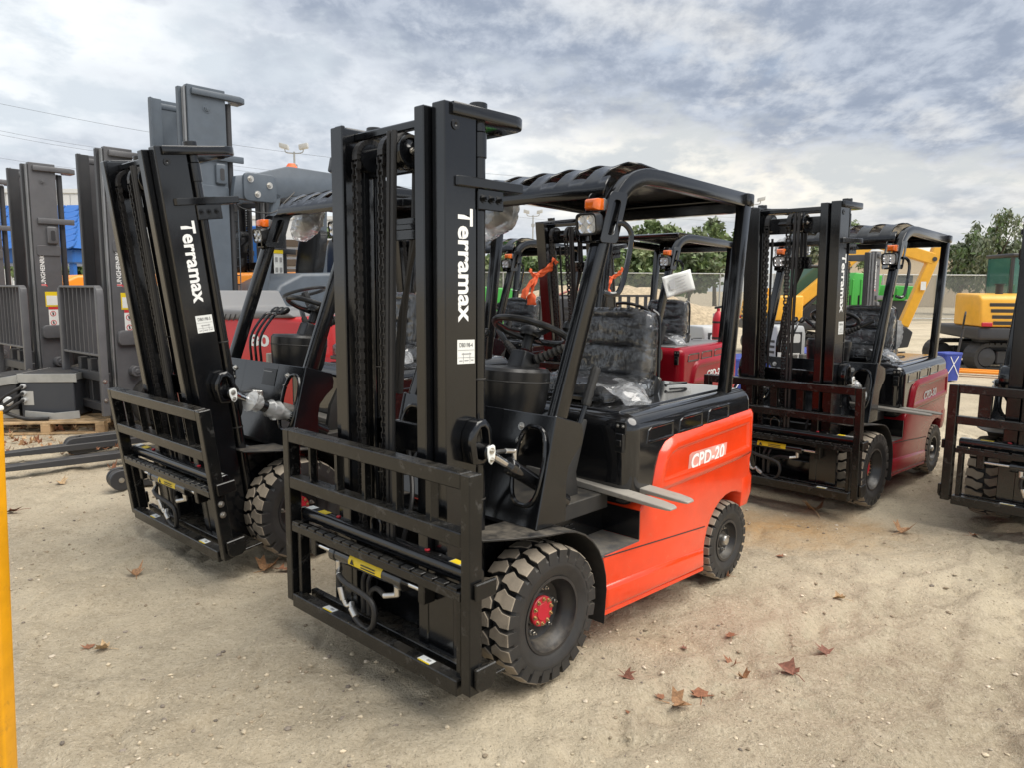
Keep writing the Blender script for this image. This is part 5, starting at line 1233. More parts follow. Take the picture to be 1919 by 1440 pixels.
def battery():
    p = PB + Vector((-.12, .42, 0)); root = empty('battery_box', None, Matrix.Translation((p.x, p.y, .141)) @ Matrix.Rotation(R(6), 4, 'Z')); tag(root, 'slate grey traction battery box with cables, standing on the pallet', 'battery')
    b = MB(); b.bx(-.28, .30, -.30, .40, .02, .50); b.build('case', 'battery_case', root, .008)
    for s in (-1, 1): b = MB(); b.bx(-.30, .34, (-.312 if s < 0 else .401), (-.301 if s < 0 else .412), .43, .53); b.build('top_strap', 'galvanised', root, .003)
    for s in (-1, 1): b = MB(); b.bx(-.312 if s < 0 else .301, -.301 if s < 0 else .312, -.30, .40, .45, .53); b.build('top_strap', 'galvanised', root, .003)
    for k in range(5): b = MB(); b.bx(-.26, .28, -.27 + k * .13, -.15 + k * .13, .50, .535); b.build('cell_lid', 'junk_dark', root, .006)
    quad('rating_label', root, (-.20, -.3006, .24), (1, 0, 0), (0, 0, 1), .11, .16, 'silver_label')
    for k, z in enumerate((.38, .30, .22)):
        b = MB(); b.cyl((-.24, -.30, z), (-.24, -.34, z), .028, n=12); b.build('terminal', 'light_grey', root, .003)
        b = MB(); b.tube(bez([(-.24, -.34, z), (-.27, -.42, z - .03), (-.40, -.46, z - .12), (-.52, -.40, .12)], 6), .018, 8); b.build('cable', 'hose_rubber', root)
    b = MB(); b.tube(bez([(-.62, -.30, .30), (-.50, -.42, .16), (-.20, -.44, .03), (.05, -.40, .015)], 8), .022, 8); b.build('cable', 'hose_rubber', root)
    b = MB(); b.bar([(-.22, -.36, .06), (.10, -.37, .03), (.36, -.33, .05)], .012, .09, side=(0, 1, 0)); b.build('loose_strap', 'galvanised', root, .003)
    b = MB(); b.bx(-.72, -.36, -.22, .40, .02, .50); b.build('second_case', 'junk_dark', root, .008)
    b = MB(); b.bar([(-.70, -.235, .40), (-.34, -.235, .46)], .014, .10, side=(0, 1, 0)); b.bar([(-.70, -.235, .04), (-.34, -.235, .05)], .014, .10, side=(0, 1, 0)); b.build('frame_strap', 'galvanised', root, .003)
    b = MB(); b.lathe([(0, .03), (.04, .03), (.055, .015), (.055, 0)], (-.44, -.26, .20), (0, -1, 0), 18); b.build('plug', 'white_paint', root)
battery()

# ------------------------------------------------------------------ low stacker: straddle legs with rollers, forks pointing left
def stacker():
    a = GP(225, 918); q = GP(140, 852)
    f0 = GP(15, 897); f1 = GP(220, 870)
    d = (f0 - f1); d.z = 0; d.normalize(); yaw = math.atan2(d.y, d.x)
    root = empty('pallet_stacker', None, Matrix.Translation((a.x, a.y, 0)) @ Matrix.Rotation(yaw, 4, 'Z')); tag(root, 'dark grey stacker legs with rollers and long forks lying low on the dirt', 'stacker')
    inv = root.matrix_basis.inverted(); qq = inv @ q; W_ = qq.y
    for y0 in (0.0, W_):
        x = 0 if y0 == 0 else qq.x
        lg = empty('straddle_leg', root)
        for dy in (-.075, .045):
            pol = [(x + .085 * math.cos(R(t)), .088 + .085 * math.sin(R(t))) for t in range(-90, 91, 18)] + [(x - .9, .185), (x - .9, .06), (x - .35, .06), (x - .30, .02)]
            b = MB(); b.prism(pol, 'y', y0 + dy, y0 + dy + .03); b.build('leg_plate', 'junk_dark', lg, .006)
        b = MB(); b.bx(x - .9, x - .06, y0 - .045, y0 + .045, .15, .176); b.build('leg_top', 'junk_dark', lg)
        for xx in (x, x - .18):
            b = MB(); b.lathe([(.03, -.043), (.078, -.043), (.082, -.03), (.082, .03), (.078, .043), (.03, .043)], (xx, y0, .083), (0, 1, 0), 26); b.build('roller', 'tyre_side', lg)
        for xx in (x, x - .18, x - .36):
            for sd in (-1, 1): bolt(lg, (xx, y0 + (.0752 if sd > 0 else -.0752), .09), (0, sd, 0), .016, .010)
    fl = inv @ f0; fr2 = inv @ GP(15, 869)
    for y, xt in ((fl.y, fl.x + .25), (fr2.y, fr2.x + .25)):
        b = MB(); b.loft([[(xx, y - w_, z0), (xx, y + w_, z0), (xx, y + w_, z1), (xx, y - w_, z1)] for xx, w_, z0, z1 in ((xt, .04, .085, .10), (xt - .12, .06, .07, .105), (xt - .7, .065, .055, .115), (-.95, .065, .05, .115))]); b.build('fork', 'junk_dark', root, .004)
    b = MB(); b.bx(-1.15, -.9, -.09, W_ + .09, .06, .30); b.build('carriage', 'junk_dark', root, .01)
    b = MB(); b.bx(-1.55, -1.16, -.09, W_ + .09, .06, .75); b.build('drive_unit', 'junk_dark', root, .03, 3)
stacker()

# ------------------------------------------------------------------ yellow post at the left edge
def post():
    b0 = GP(-30, 1700); top = W(-22, 765, 1.95); root = empty('yellow_post', None); tag(root, 'yellow painted steel post at the left edge of the picture', 'post')
    base = Vector((-1.425, 1.93, -.02)); tp = Vector((-1.372, 1.93, 1.335))
    b = MB(); b.bar([base, tp], .05, .055, side=(1, 0, 0)); b.build('tube', 'safety_yellow', root, .008, 3)
    b = MB(); b.bar([tp - Vector((0, 0, .004)), tp + Vector((0, 0, .010))], .052, .057, side=(1, 0, 0)); b.build('end_cap', 'white_label', root, .004)
post()

# ------------------------------------------------------------------ excavators
def track(parent, x0, x1, y, w, h):
    tk = empty('track', parent); r = h / 2
    path = []
    n = 10
    for k in range(n + 1): a = R(90 - 180 * k / n); path.append((x1 - r + r * math.cos(a), r + r * math.sin(a)))
    for k in range(n + 1): a = R(270 - 180 * k / n); path.append((x0 + r + r * math.cos(a), r + r * math.sin(a)))
    inner = inset(path, .05)
    b = MB(); b.loft([[(x, y - w / 2 + .01, z) for x, z in path], [(x, y + w / 2 - .01, z) for x, z in path], [(x, y + w / 2 - .01, z) for x, z in inner], [(x, y - w / 2 + .01, z) for x, z in inner]], closed=True); b.build('belt', 'tyre_side', tk)
    # grouser plates
    L = []
    for i in range(len(path)):
        p, q = Vector(path[i]), Vector(path[(i + 1) % len(path)]); d = (q - p).length; m = max(1, round(d / .13))
        for k in range(m): L.append((p.lerp(q, (k + .5) / m), (q - p).normalized()))
    for p, d in L:
        nrm = Vector((-d.y, d.x)); b = MB(); b.obx((p.x + nrm.x * .012, y, p.y + nrm.y * .012), (d.x * .045, 0, d.y * .045), (0, w / 2, 0), (nrm.x * .016, 0, nrm.y * .016)); b.build('shoe', 'tyre_side', tk)
    for x in (x0 + r, x1 - r): b = MB(); b.lathe([(0, w * .5), (r * .35, w * .5), (r * .7, w * .42), (r * .78, w * .3), (r * .78, -w * .3), (r * .7, -w * .42), (0, -w * .5)], (x, y, r), (0, 1, 0), 24); b.build('sprocket', 'junk_dark', tk)
    b = MB(); b.bx(x0 + r * 1.9, x1 - r * 1.9, y - w * .32, y + w * .32, r * .45, r * 1.5); b.build('track_frame', 'junk_dark', tk, .02)
def excavator(label, p, yaw, arm=None, house=0.0, cab_glass='glass_green', s=1.0, cab_side=1, arm_y=0.0):
    root = empty('excavator', None, Matrix.Translation((p.x, p.y, 0)) @ Matrix.Rotation(yaw, 4, 'Z') @ Matrix.Scale(s, 4)); tag(root, label, 'excavator', 'small yellow excavators behind the trucks')
    for y in (-.68, .68): track(root, -1.05, 1.05, y, .36, .52)
    b = MB(); b.bx(-.5, .5, -.5, .5, .28, .5); b.cyl((0, 0, .5), (0, 0, .62), .45, n=24); b.build('undercarriage', 'junk_dark', root, .02)
    hs = empty('house', root, Matrix.Rotation(house, 4, 'Z'))
    b = MB(); b.prism([(-1.15, .62), (-1.12, .88), (.95, .88), (.95, .66), (-.6, .62)], 'y', -.92, .92); b.build('counterweight', 'junk_dark', hs, .05, 3)
    b = MB(); b.prism([(-1.15, .885), (-1.05, 1.45), (-.95, 1.52), (.0, 1.55), (.0, .885)], 'y', -.90, .90); b.build('engine_cover', 'excavator_yellow', hs, .05, 3)
    b = MB(); b.bx(-1.125, -1.09, -.004, .004, .90, 1.46); b.build('cover_seam', 'dark_print', hs)
    for k in range(4):
        b = MB(); z = 1.32 - k * .12; x = -1.155 + (z - .885) * .178 ; b.obx((x, .45, z), (.008, 0, .002), (0, .27 - .02 * k, 0), (-.006, 0, .034)); b.build('louvre', 'junk_dark', hs)
    b = MB(); b.obx((-1.15, .78, .93), (.02, 0, 0), (0, .10, 0), (0, 0, .04)); b.build('tail_lamp', 'hub_red', hs, .01)
    c0, c1 = (.12, .90) if cab_side < 0 else (-.90, -.12)
    b = MB()
    for x in (-.10, .88):
        for y in (c0 + .03, c1 - .03): b.bar([(x, y, .88), (x * .95, y, 2.32)], .06, .06, side=(0, 1, 0))
    b.build('cab_frame', 'junk_dark', hs, .01)
    b = MB(); b.bx(-.16, .94, c0 - .02, c1 + .02, 2.30, 2.38); b.build('cab_roof', 'junk_dark', hs, .03, 3)
    b = MB(); b.bx(-.10, .88, c0, c1, .885, 1.30); b.build('cab_base', 'junk_dark', hs, .02)
    for (x0, x1, y0, y1) in ((-.115, -.105, c0 + .06, c1 - .06), (.885, .895, c0 + .06, c1 - .06), (-.05, .83, c0 - .005, c0 + .005), (-.05, .83, c1 - .005, c1 + .005)):
        b = MB(); b.bx(x0, x1, y0, y1, 1.31, 2.29); b.build('cab_window', cab_glass, hs)
    b = MB(); b.cyl((-.55, .30 * cab_side, 1.53), (-.55, .30 * cab_side, 1.72), .07, n=14); b.cyl((-.55, .30 * cab_side, 1.72), (-.55, .30 * cab_side, 1.74), .10, n=14); b.build('air_cleaner', 'junk_dark', hs)
    b = MB(); b.cyl((-.55, -.35 * cab_side, 1.53), (-.55, -.35 * cab_side, 1.74), .09, n=14); b.build('exhaust_hood', 'excavator_yellow', hs, .02)
    if arm:
        (bx_, bz), (kx, kz), (ex, ez), (tx, tz) = arm        # boom foot, boom knee, stick pivot, stick tip, in house coordinates
        am = empty('boom_assembly', hs, Matrix.Translation((0, arm_y, 0)))
        b = MB(); b.bar([(bx_, 0, bz), ((bx_ + kx) / 2, 0, (bz + kz) / 2), (kx, 0, kz), (ex, 0, ez)], .20, .30); b.build('boom', 'excavator_yellow', am, .02)
        b = MB(); dd = Vector((tx - ex, 0, tz - ez)).normalized(); b.bar([Vector((ex, 0, ez)) - dd * .45, (ex, 0, ez), (tx, 0, tz)], .18, .26); b.build('stick', 'excavator_yellow', am, .02)
        b = MB(); b.cyl((bx_ + .25, 0, bz - .15), ((kx + bx_) / 2 + .12, 0, (kz + bz) / 2 - .12), .055, n=12); b.build('boom_ram', 'junk_dark', am)
        b = MB(); b.cyl(((kx + bx_) / 2 + .12, 0, (kz + bz) / 2 - .12), (kx, 0, kz - .1), .03, n=10); b.build('ram_rod', 'chrome', am)
        b = MB(); b.cyl(Vector((kx, 0, kz + .2)), Vector((ex, 0, ez)) - dd * .4, .05, n=12); b.build('stick_ram', 'junk_dark', am)
        b = MB(); b.tube(bez([(kx, .12, kz), (ex, .22, ez + .1), Vector((ex, .16, ez)) + dd * .5, Vector((ex, .1, ez)) + dd * .9], 6), .022, 6); b.build('hose', 'hose_rubber', am)
        b = MB(); b.cyl((ex, -.12, ez), (ex, .12, ez), .06, n=14); b.build('pivot_pin', 'junk_dark', am)
        b = MB(); b.prism([(tx - .05, tz), (tx + .15, tz - .15), (tx + .05, tz - .55), (tx - .40, tz - .60), (tx - .48, tz - .40), (tx - .25, tz - .20)], 'y', -.28, .28); b.build('bucket', 'junk_dark', am, .02)
        quad('number_plate', am, Vector((ex, -.135, ez)) + dd * .75, (1, 0, 0), (0, 0, 1), .14, .22, 'white_label')
    return root
excavator('yellow excavator with green tinted cab and louvred tail, at the right edge', Vector((W(1862, 690, 16.9).x, 16.9, 0)), R(4), None, R(80), s=1.06)
excavator('yellow excavator with raised boom and stick, spanning behind the dark red truck', Vector((W(1478, 650, 20.5).x, 20.5, 0)), R(0), ((-.4, 1.0), (1.9, 3.0), (3.52, 2.52), (2.85, .75)), R(0), 'glass_dark_green', 1.0, -1, -.45)

# ---- smaller yard objects on the right
def charger(label, p, yaw):
    root = empty('power_unit', None, Matrix.Translation((p.x, p.y, 0)) @ Matrix.Rotation(yaw, 4, 'Z')); tag(root, label, 'generator', 'pale power units in the yard')
    b = MB(); b.prism([(-.30, .15), (-.30, .95), (-.25, 1.08), (.30, 1.08), (.30, .15)], 'x', -.28, .28); b.build('cabinet', 'light_grey', root, .03, 3)
    b = MB(); b.panel(rrect(-.24, .10, .25, .98, .05), 'x', [(0, -.281), (0, -.286)]); 
    b = MB(); b.bx(-.20, .20, -.306, -.301, .40, .98); b.build('front_panel', 'junk_dark', root, .003)
    b = MB(); b.panel(rrect(-.16, .16, .80, .95, .03), 'y', [(0, -.3065), (0, -.310)]); b.build('handle_recess', 'white_paint', root)
    quad('stripe', root, (-.12, -.311, .72), (1, 0, 0), (0, 0, 1), .14, .05, 'teal_print'); quad('stripe', root, (.05, -.311, .60), (1, 0, 0), (0, 0, 1), .22, .05, 'white_print')
    quad('stripe', root, (.0, -.311, .48), (1, 0, 0), (0, 0, 1), .12, .10, 'light_grey')
    for k in range(6): b = MB(); b.bx(-.286, -.280, -.22, .22, .35 + k * .09, .39 + k * .09); b.build('louvre', 'junk_dark', root)
    for x in (-.24, .24):
        for y in (-.24, .24): b = MB(); b.cyl((x - .02, y, .07), (x + .02, y, .07), .075, n=14); b.build('castor', 'tyre_side', root)
    b = MB(); b.bx(-.26, .26, -.28, .28, .10, .16); b.build('base', 'junk_dark', root, .01)
charger('pale grey power unit with dark front panel, right of the crimson truck seat', Vector((W(1330, 640, 12.5).x, 12.5, 0)), R(14))
charger('pale grey power unit glimpsed beside the dark red truck mast', Vector((W(1462, 640, 12.8).x, 12.8, 0)), R(18))
def extinguisher():
    p = Vector((W(1344, 640, 11.9).x, 11.9, .0)); root = empty('fire_extinguisher', None, Matrix.Translation(p)); tag(root, 'red fire extinguisher strapped upright near the pale power unit', 'extinguisher')
    b = MB(); b.lathe([(0, .80), (.07, .80), (.085, .83), (.085, 1.22), (.06, 1.30), (.025, 1.34), (.025, 1.38), (0, 1.38)], (0, 0, 0), (0, 0, 1), 20); b.build('bottle', 'hub_red', root)
    b = MB(); b.obx((0, 0, 1.40), (.06, 0, .01), (0, .02, 0), (0, 0, .018)); b.build('lever', 'black_plastic', root, .004)
    for z in (.90, 1.15): b = MB(); b.lathe([(.086, z), (.089, z), (.089, z + .03), (.086, z + .03)], (0, 0, 0), (0, 0, 1), 20); b.build('strap', 'black_rubber', root)
    b = MB(); b.bx(-.05, .05, .09, .13, 0, 1.3); b.build('stand', 'light_grey', root)
extinguisher()
def bin_(label, px, py, Y, w, h):
    c = W(px, py, Y); root = empty('blue_bin', None, Matrix.Translation((c.x, c.y, 0)) @ Matrix.Rotation(R(20), 4, 'Z')); tag(root, label, 'bin', 'blue fabric covered bins')
    rr = lambda k, z: [(x * k, y * k, z) for x, y in rrect(-w / 2, w / 2, -w / 3, w / 3, .06)]
    b = MB(); b.loft([rr(.80, 0), rr(1.0, h)]); b.build('body', 'blue_fabric', root)
    b = MB(); b.loft([rr(1.03, h), rr(1.03, h + .05)]); b.build('lid', 'blue_fabric', root, .01)
    for a in (-1, 1): b = MB(); b.bar([(-.16 * a, -w / 3 * .86 - .004, .08), (.10 * a, -w / 3 * .99 - .004, h - .02)], .015, .004, side=(1, 0, 0)); b.build('white_line', 'white_print', root)
bin_('blue tapered bin beside the dark red truck rear corner', 1772, 712, 14.1, .46, .48)
bin_('blue covered bin behind the crimson truck hood', 1372, 690, 12.2, 1.1, .55)
bin_('blue covered bin glimpsed through the dark red truck mast', 1500, 690, 13.6, 1.5, .55)
def pallet_jack():
    p = GP(1788, 700); root = empty('pallet_jack', None, Matrix.Translation((p.x, p.y, 0)) @ Matrix.Rotation(R(-30), 4, 'Z')); tag(root, 'hand pallet jack with black loop handle between the blue bin and the excavator', 'pallet jack')
    b = MB(); b.tube([(0, 0, .15), (.10, 0, .95)], .022, 8); b.build('drawbar', 'junk_dark', root)
    b = MB(); b.tube([(.10 + .0 + .015 * math.sin(t), .10 * math.cos(t), 1.10 + .16 * math.sin(t)) for t in [2 * math.pi * k / 20 for k in range(20)]], .018, 8, True); b.build('loop_handle', 'black_plastic', root)
    for y in (-.2, .2): b = MB(); b.bx(.05, 1.15, y - .08, y + .08, .05, .10); b.build('fork', 'machine_orange', root, .01)
    for y in (-.08, .08): b = MB(); b.cyl((0, y - .03, .09), (0, y + .03, .09), .09, n=16); b.build('steer_wheel', 'tyre_side', root)
    b = MB(); b.bx(-.12, .08, -.22, .22, .10, .35); b.build('pump', 'machine_orange', root, .02)
pallet_jack()
def green_box(label, c, yaw, sx, sy, sz):
    root = empty('green_skip', None, Matrix.Translation(c) @ Matrix.Rotation(yaw, 4, 'Z')); tag(root, label, 'skip', 'green steel machines at the back')
    b = MB(); b.prism([(-sx * .5, 0), (-sx * .5, sz * .8), (-sx * .35, sz), (sx * .5, sz * .92), (sx * .4, sz * .2), (sx * .3, 0)], 'y', -sy / 2, sy / 2); b.build('hull', 'green_paint', root, .04, 3)
    for k in range(4): b = MB(); b.bx(-sx * .45 + k * sx * .26, -sx * .40 + k * sx * .26, -sy / 2 - .03, -sy / 2, .05, sz * .8); b.build('rib', 'green_paint', root, .01)
    b = MB(); b.bx(-sx * .5, sx * .4, -sy * .4, sy * .4, -c.z, .0); b.build('skid', 'junk_dark', root, .02)
g = W(1605, 560, 26); green_box('green steel skip behind the grey lettered mast', Vector((g.x, 26, 1.15)), R(10), 1.2, 1.0, 1.15)
g = W(1668, 545, 27); green_box('green steel box right of the grey lettered mast', Vector((g.x, 27, 1.35)), R(-15), 1.3, 1.0, .55)
g = W(935, 590, 17); green_box('green machine side seen left of the seat behind the steering wheel', Vector((g.x - .3, 17, .75)), R(5), 1.3, 1.1, 1.0)
def dark_unit():
    p = W(1075, 640, 12.2); root = empty('engine_unit', None, Matrix.Translation((p.x, 12.2, 0)) @ Matrix.Rotation(R(12), 4, 'Z')); tag(root, 'charcoal machine cabinet with red letters, behind the ribboned mast', 'machine')
    b = MB(); b.bx(-.55, .35, -.4, .4, .25, 1.55); b.build('cabinet', 'junk_dark', root, .04, 3)
    for k in range(6): b = MB(); b.bx(-.30, -.05, -.408, -.401, .95 + k * .08, .99 + k * .08); b.build('louvre', 'black_rubber', root)
    text('TH', root, (-.42, -.402, .62), (1, 0, 0), (0, 0, 1), .36, .22, 'red_print', .02)
    b = MB(); b.tube(bez([(-.4, -.2, 1.55), (-.1, -.35, 1.66), (.25, -.35, 1.60), (.38, -.40, 1.35)], 6), .018, 8); b.build('cable', 'faded_film', root)
    for x in (-.4, .2): b = MB(); b.cyl((x, -.45, .2), (x, .45, .2), .2, n=20); b.build('wheel_pair', 'tyre_side', root)
dark_unit()
def rack_fence(label, p, yaw, L, h):
    root = empty('steel_rack', None, Matrix.Translation(p) @ Matrix.Rotation(yaw, 4, 'Z')); tag(root, label, 'rack')
    n = int(L / .16)
    for k in range(n + 1): b = MB(); b.bx(-L / 2 + k * L / n - .03, -L / 2 + k * L / n + .03, -.02, .02, .6, h - .002); b.build('upright', 'junk_dark', root)
    for z in (h, .58): b = MB(); b.bx(-L / 2, L / 2, -.03, .03, z - .02, z + .02); b.build('rail', 'junk_dark', root)
    for x in (-L / 2, L / 2): b = MB(); b.bx(x - .04, x + .04, .05, .12, 0, h + .4); b.build('post', 'junk_dark', root)
q = W(1075, 640, 14.5); rack_fence('black barred steel rack behind the crimson truck', Vector((W(1120, 640, 14.5).x, 14.5, 0)), R(6), 2.2, 1.55)
def stack_crate():
    c = W(590, 560, 19); root = empty('slatted_trailer', None, Matrix.Translation((c.x, 19, 0)) @ Matrix.Rotation(R(6), 4, 'Z')); tag(root, 'brown slatted trailer side far behind the red and grey truck', 'trailer')
    for k in range(7): b = MB(); b.bx(-1.4, 1.4, -.03, .03, 1.25 + k * .24, 1.42 + k * .24); b.build('slat', 'bark', root, .01)
    b = MB(); b.bx(-1.38, 1.38, .04, .10, 1.2, 2.9); b.build('lining', 'white_paint', root)
    for x in (-1.3, 0, 1.3): b = MB(); b.bx(x - .05, x + .05, .10, .2, .0, 2.95); b.build('stake', 'bark', root)
    b = MB(); b.bx(-1.4, 1.4, -.05, 1.6, .85, 1.2); b.build('bed', 'junk_dark', root, .02)
    for x in (-.8, .8): b = MB(); b.cyl((x, -.05, .42), (x, .2, .42), .42, n=24); b.build('wheel', 'tyre_side', root)
stack_crate()

# ------------------------------------------------------------------ blue roofed kiosk at the far left
def kiosk():
    c = W(60, 600, 15.5); root = empty('blue_kiosk', None, Matrix.Translation((c.x, 15.5, 0)) @ Matrix.Rotation(R(-6), 4, 'Z')); tag(root, 'blue kiosk with scalloped tile roof at the far left', 'kiosk')
    b = MB(); w, d = 1.75, 1.0
    b.loft([[(-w, -d, 2.10), (w, -d, 2.10), (w, d, 2.10), (-w, d, 2.10)], [(-w, -d, 2.38), (w, -d, 2.38), (w, d, 2.38), (-w, d, 2.38)]]); b.build('fascia', 'blue_roof', root, .03)
    b = MB(); b.loft([[(-w - .1, -d - .1, 2.385), (w + .1, -d - .1, 2.385), (w + .1, d + .1, 2.385), (-w - .1, d + .1, 2.385)], [(-w * .75, -.15, 3.25), (w * .75, -.15, 3.25), (w * .75, .15, 3.25), (-w * .75, .15, 3.25)]]); b.build('roof', 'blue_roof', root)
    th = MB(); th.loft([[(x, y, z) for x, y in [(-.14, .13), (-.14, -.02), (-.09, -.08), (0, -.11), (.09, -.08), (.14, -.02), (.14, .13)]] for z in (0, .025)]); tm = th.mesh('roof_tile', ['blue_roof'])
    for r_ in range(7):
        t = r_ / 7; y = (-d - .08) * (1 - t) + (-.15) * t; z = 2.40 + .87 * t; hw = (w + .08) * (1 - t) + w * .75 * t; n = int(hw * 2 / .28)
        for k in range(n):
            put('roof_tile', tm, root, Matrix.Translation((-hw + (k + .5) * 2 * hw / n, y, z + .02)) @ Matrix.Rotation(R(42), 4, 'X'))
    for x in (-w + .1, w - .1):
        for y in (-d + .1, d - .1): b = MB(); b.bx(x - .05, x + .05, y - .05, y + .05, 0, 2.10); b.build('post', 'blue_roof', root, .01)
    b = MB(); b.bx(-w + .2, w - .2, -d + .2, d - .2, .0, .95); b.build('counter', 'cream', root, .03)
    b = MB(); b.lathe([(0, .95), (.5, .95), (.55, 1.3), (.35, 1.65), (0, 1.7)], (-.5, 0, 0), (0, 0, 1), 20); b.build('drum', 'cream', root)
kiosk()

# ------------------------------------------------------------------ trees, fence, berm, buildings, poles, wires
for k, c in enumerate(((.11, .165, .055), (.165, .225, .085), (.22, .265, .125), (.14, .17, .09), (.21, .235, .155))): mat('leaf_green_%d' % k, c, .65, var=.3)
def tree(label, p, h, rx, seed, tones=(0, 1, 2), trunk_h=.35, dense=1.0, droop=0.0, size=.16, name='tree'):
    rnd = random.Random(seed); root = empty(name, None, Matrix.Translation((p.x, p.y, 0))); tag(root, label, 'tree', 'trees along the far fence')
    b = MB(); th = h * trunk_h; top = Vector((rnd.uniform(-.1, .1) * h * .3, 0, th)); r0 = h * .022
    b.tube([(0, 0, -.1), (top.x * .4, 0, th * .5), top], [r0 * 1.3, r0, r0 * .85], 9); tips = []
    for k in range(9):
        a = 2 * math.pi * (k + rnd.random() * .6) / 9; e = Vector((math.cos(a) * rx * rnd.uniform(.35, .8), math.sin(a) * rx * rnd.uniform(.35, .8), h * rnd.uniform(.55, .92)))
        m = top.lerp(e, .5) + Vector((rnd.uniform(-.2, .2), rnd.uniform(-.2, .2), .12 * h * rnd.uniform(-.3, .6))); b.tube(bez([top, m, e], 3), [r0 * .6 * (1 - i / 7.5) for i in range(7)], 6); tips.append(e); tips.append(m)
    b.build('trunk', 'bark', root)
    b = MB(); clumps = []
    for _ in range(int(46 * dense)):
        if rnd.random() < .45: c = rnd.choice(tips) + Vector((rnd.gauss(0, .18), rnd.gauss(0, .18), rnd.gauss(0, .14))) * rx
        else:
            a = rnd.uniform(0, 6.28); u = rnd.random() ** .5; zz = rnd.uniform(-.75, 1); rad = math.sqrt(max(0, 1 - zz * zz * .9)); c = Vector((math.cos(a) * rx * u * rad, math.sin(a) * rx * u * rad, h * .66 + zz * h * .32))
        clumps.append((c, rx * rnd.uniform(.14, .30), rnd.randrange(3)))
    for c, cr, tn in clumps:
        for _ in range(int(95 * dense ** .3)):
            v = Vector((rnd.gauss(0, 1), rnd.gauss(0, 1), rnd.gauss(0, .8))).normalized() * (cr * rnd.random() ** .45); p0 = c + v
            if droop: p0.z -= droop * h * .10 * rnd.random() ** 2 * (1 + (p0.xy.length / rx))
            s = size * rnd.uniform(.6, 1.5); d = Vector((rnd.gauss(0, 1), rnd.gauss(0, 1), rnd.gauss(0, .7) - droop * 1.6)).normalized(); e = d.orthogonal().normalized(); e = (Matrix.Rotation(rnd.uniform(0, 6.28), 3, d) @ e) * (s * (.34 if not droop else .18))
            b.cur = tn if rnd.random() < .7 else rnd.randrange(3); b.add([p0, p0 + d * s * .5 + e, p0 + d * s, p0 + d * s * .5 - e], [(0, 1, 2, 3)])
    b.build('crown', ['leaf_green_%d' % k for k in tones], root, smooth=False)
TY = 52
def tr(label, px, top, Y, half_px, seed, **k):
    p = W(px, 560, Y); h = W(px, top, Y).z; tree(label, Vector((p.x, Y, 0)), h, half_px / 1400 * Y, seed, **k)
tr('drooping grey green tree standing behind the right excavator', 1852, 392, 56, 62, 1, tones=(0, 3, 4), droop=1.0, dense=1.15, size=.36, trunk_h=.38)
tr('bushy low tree left of the drooping tree, behind the dark red truck roof', 1795, 455, 58, 45, 2, tones=(3, 4, 0), droop=.8, size=.40)
tr('bright green tree above the crimson truck flat roof, left side', 1225, 418, 50, 48, 3, tones=(0, 1, 2), size=.34, dense=1.2)
tr('thin topped pale tree above the crimson truck roof, right side', 1340, 412, 52, 50, 4, tones=(1, 4, 2), size=.34, dense=.8)
tr('broad green tree seen through the crimson truck cab', 1290, 468, 46, 60, 5, tones=(0, 1, 3), size=.32, dense=1.2)
tr('small green tree left of the ribboned mast', 1065, 470, 48, 46, 6, tones=(0, 1, 2), size=.30)
tr('dark green bushes of a tree beside the nearest mast', 955, 478, 50, 42, 7, tones=(0, 3, 1), size=.30)
tr('sparse pale tree behind the dark red truck mast', 1575, 408, 60, 40, 8, tones=(4, 2, 1), droop=.5, size=.36, dense=.6)
tr('green tree crown behind the dark red truck roof, left end', 1500, 425, 58, 40, 9, tones=(3, 4, 1), size=.34, dense=.8)
tr('low dark tree in the distance behind the tall slate truck', 600, 420, 66, 36, 10, tones=(3, 4, 0), size=.4, dense=.7)
tr('hedge like tree behind the blue kiosk', 110, 470, 40, 70, 11, tones=(0, 3, 1), size=.3, dense=1.2)
tr('small tree between the far light poles', 690, 470, 60, 60, 12, tones=(0, 3, 1), size=.36)
tr('rounded tree behind the nearest mast channels', 820, 465, 58, 60, 13, tones=(0, 1, 3), size=.36)

for k, (px, top, hw) in enumerate(((905, 486, 55), (1010, 480, 60), (1110, 484, 55), (1180, 458, 60), (1255, 440, 62))):
    tr(('leafy green bush in the far hedge %s' % ('left of the ribboned mast', 'behind the steering wheel', 'right of the ribboned mast', 'behind the front pillar', 'behind the paper sheet')[k]), px, top, 47 + (k % 3) * 3, hw, 60 + k, tones=((0, 1, 2), (0, 1, 3), (1, 2, 4))[k % 3], trunk_h=.14, dense=.95, size=.34, name='bush')
def chain_fence():
    root = empty('chain_link_fence', None); tag(root, 'long galvanised chain link fence in front of the trees', 'fence')
    m = bpy.data.materials.new('chain_link'); m.use_nodes = True; MATS['chain_link'] = m; t = NT(m.node_tree); t.n.clear()
    out = t.node('ShaderNodeOutputMaterial'); tr_ = t.node('ShaderNodeBsdfTransparent'); df = t.node('ShaderNodeBsdfDiffuse'); df.inputs[0].default_value = (.22, .23, .22, 1); mx = t.node('ShaderNodeMixShader'); mx.inputs[0].default_value = .28
    t.link(tr_.outputs[0], mx.inputs[1]); t.link(df.outputs[0], mx.inputs[2]); t.link(mx.outputs[0], out.inputs[0])
    Y = 40; x0, x1 = -12, 34; h = 2.55
    for k in range(17):
        x = x0 + (x1 - x0) * k / 16; b = MB(); b.cyl((x, Y, 0), (x, Y, h + .03), .04, n=8); b.build('post', 'galvanised', root)
    for z in (h, .25): b = MB(); b.cyl((x0, Y, z), (x1, Y, z), .03, n=8); b.build('rail', 'galvanised', root)
    b = MB(); b.bx(x0, x1, Y + .05, Y + .056, .1, h - .04); b.build('mesh', 'chain_link', root)
chain_fence()
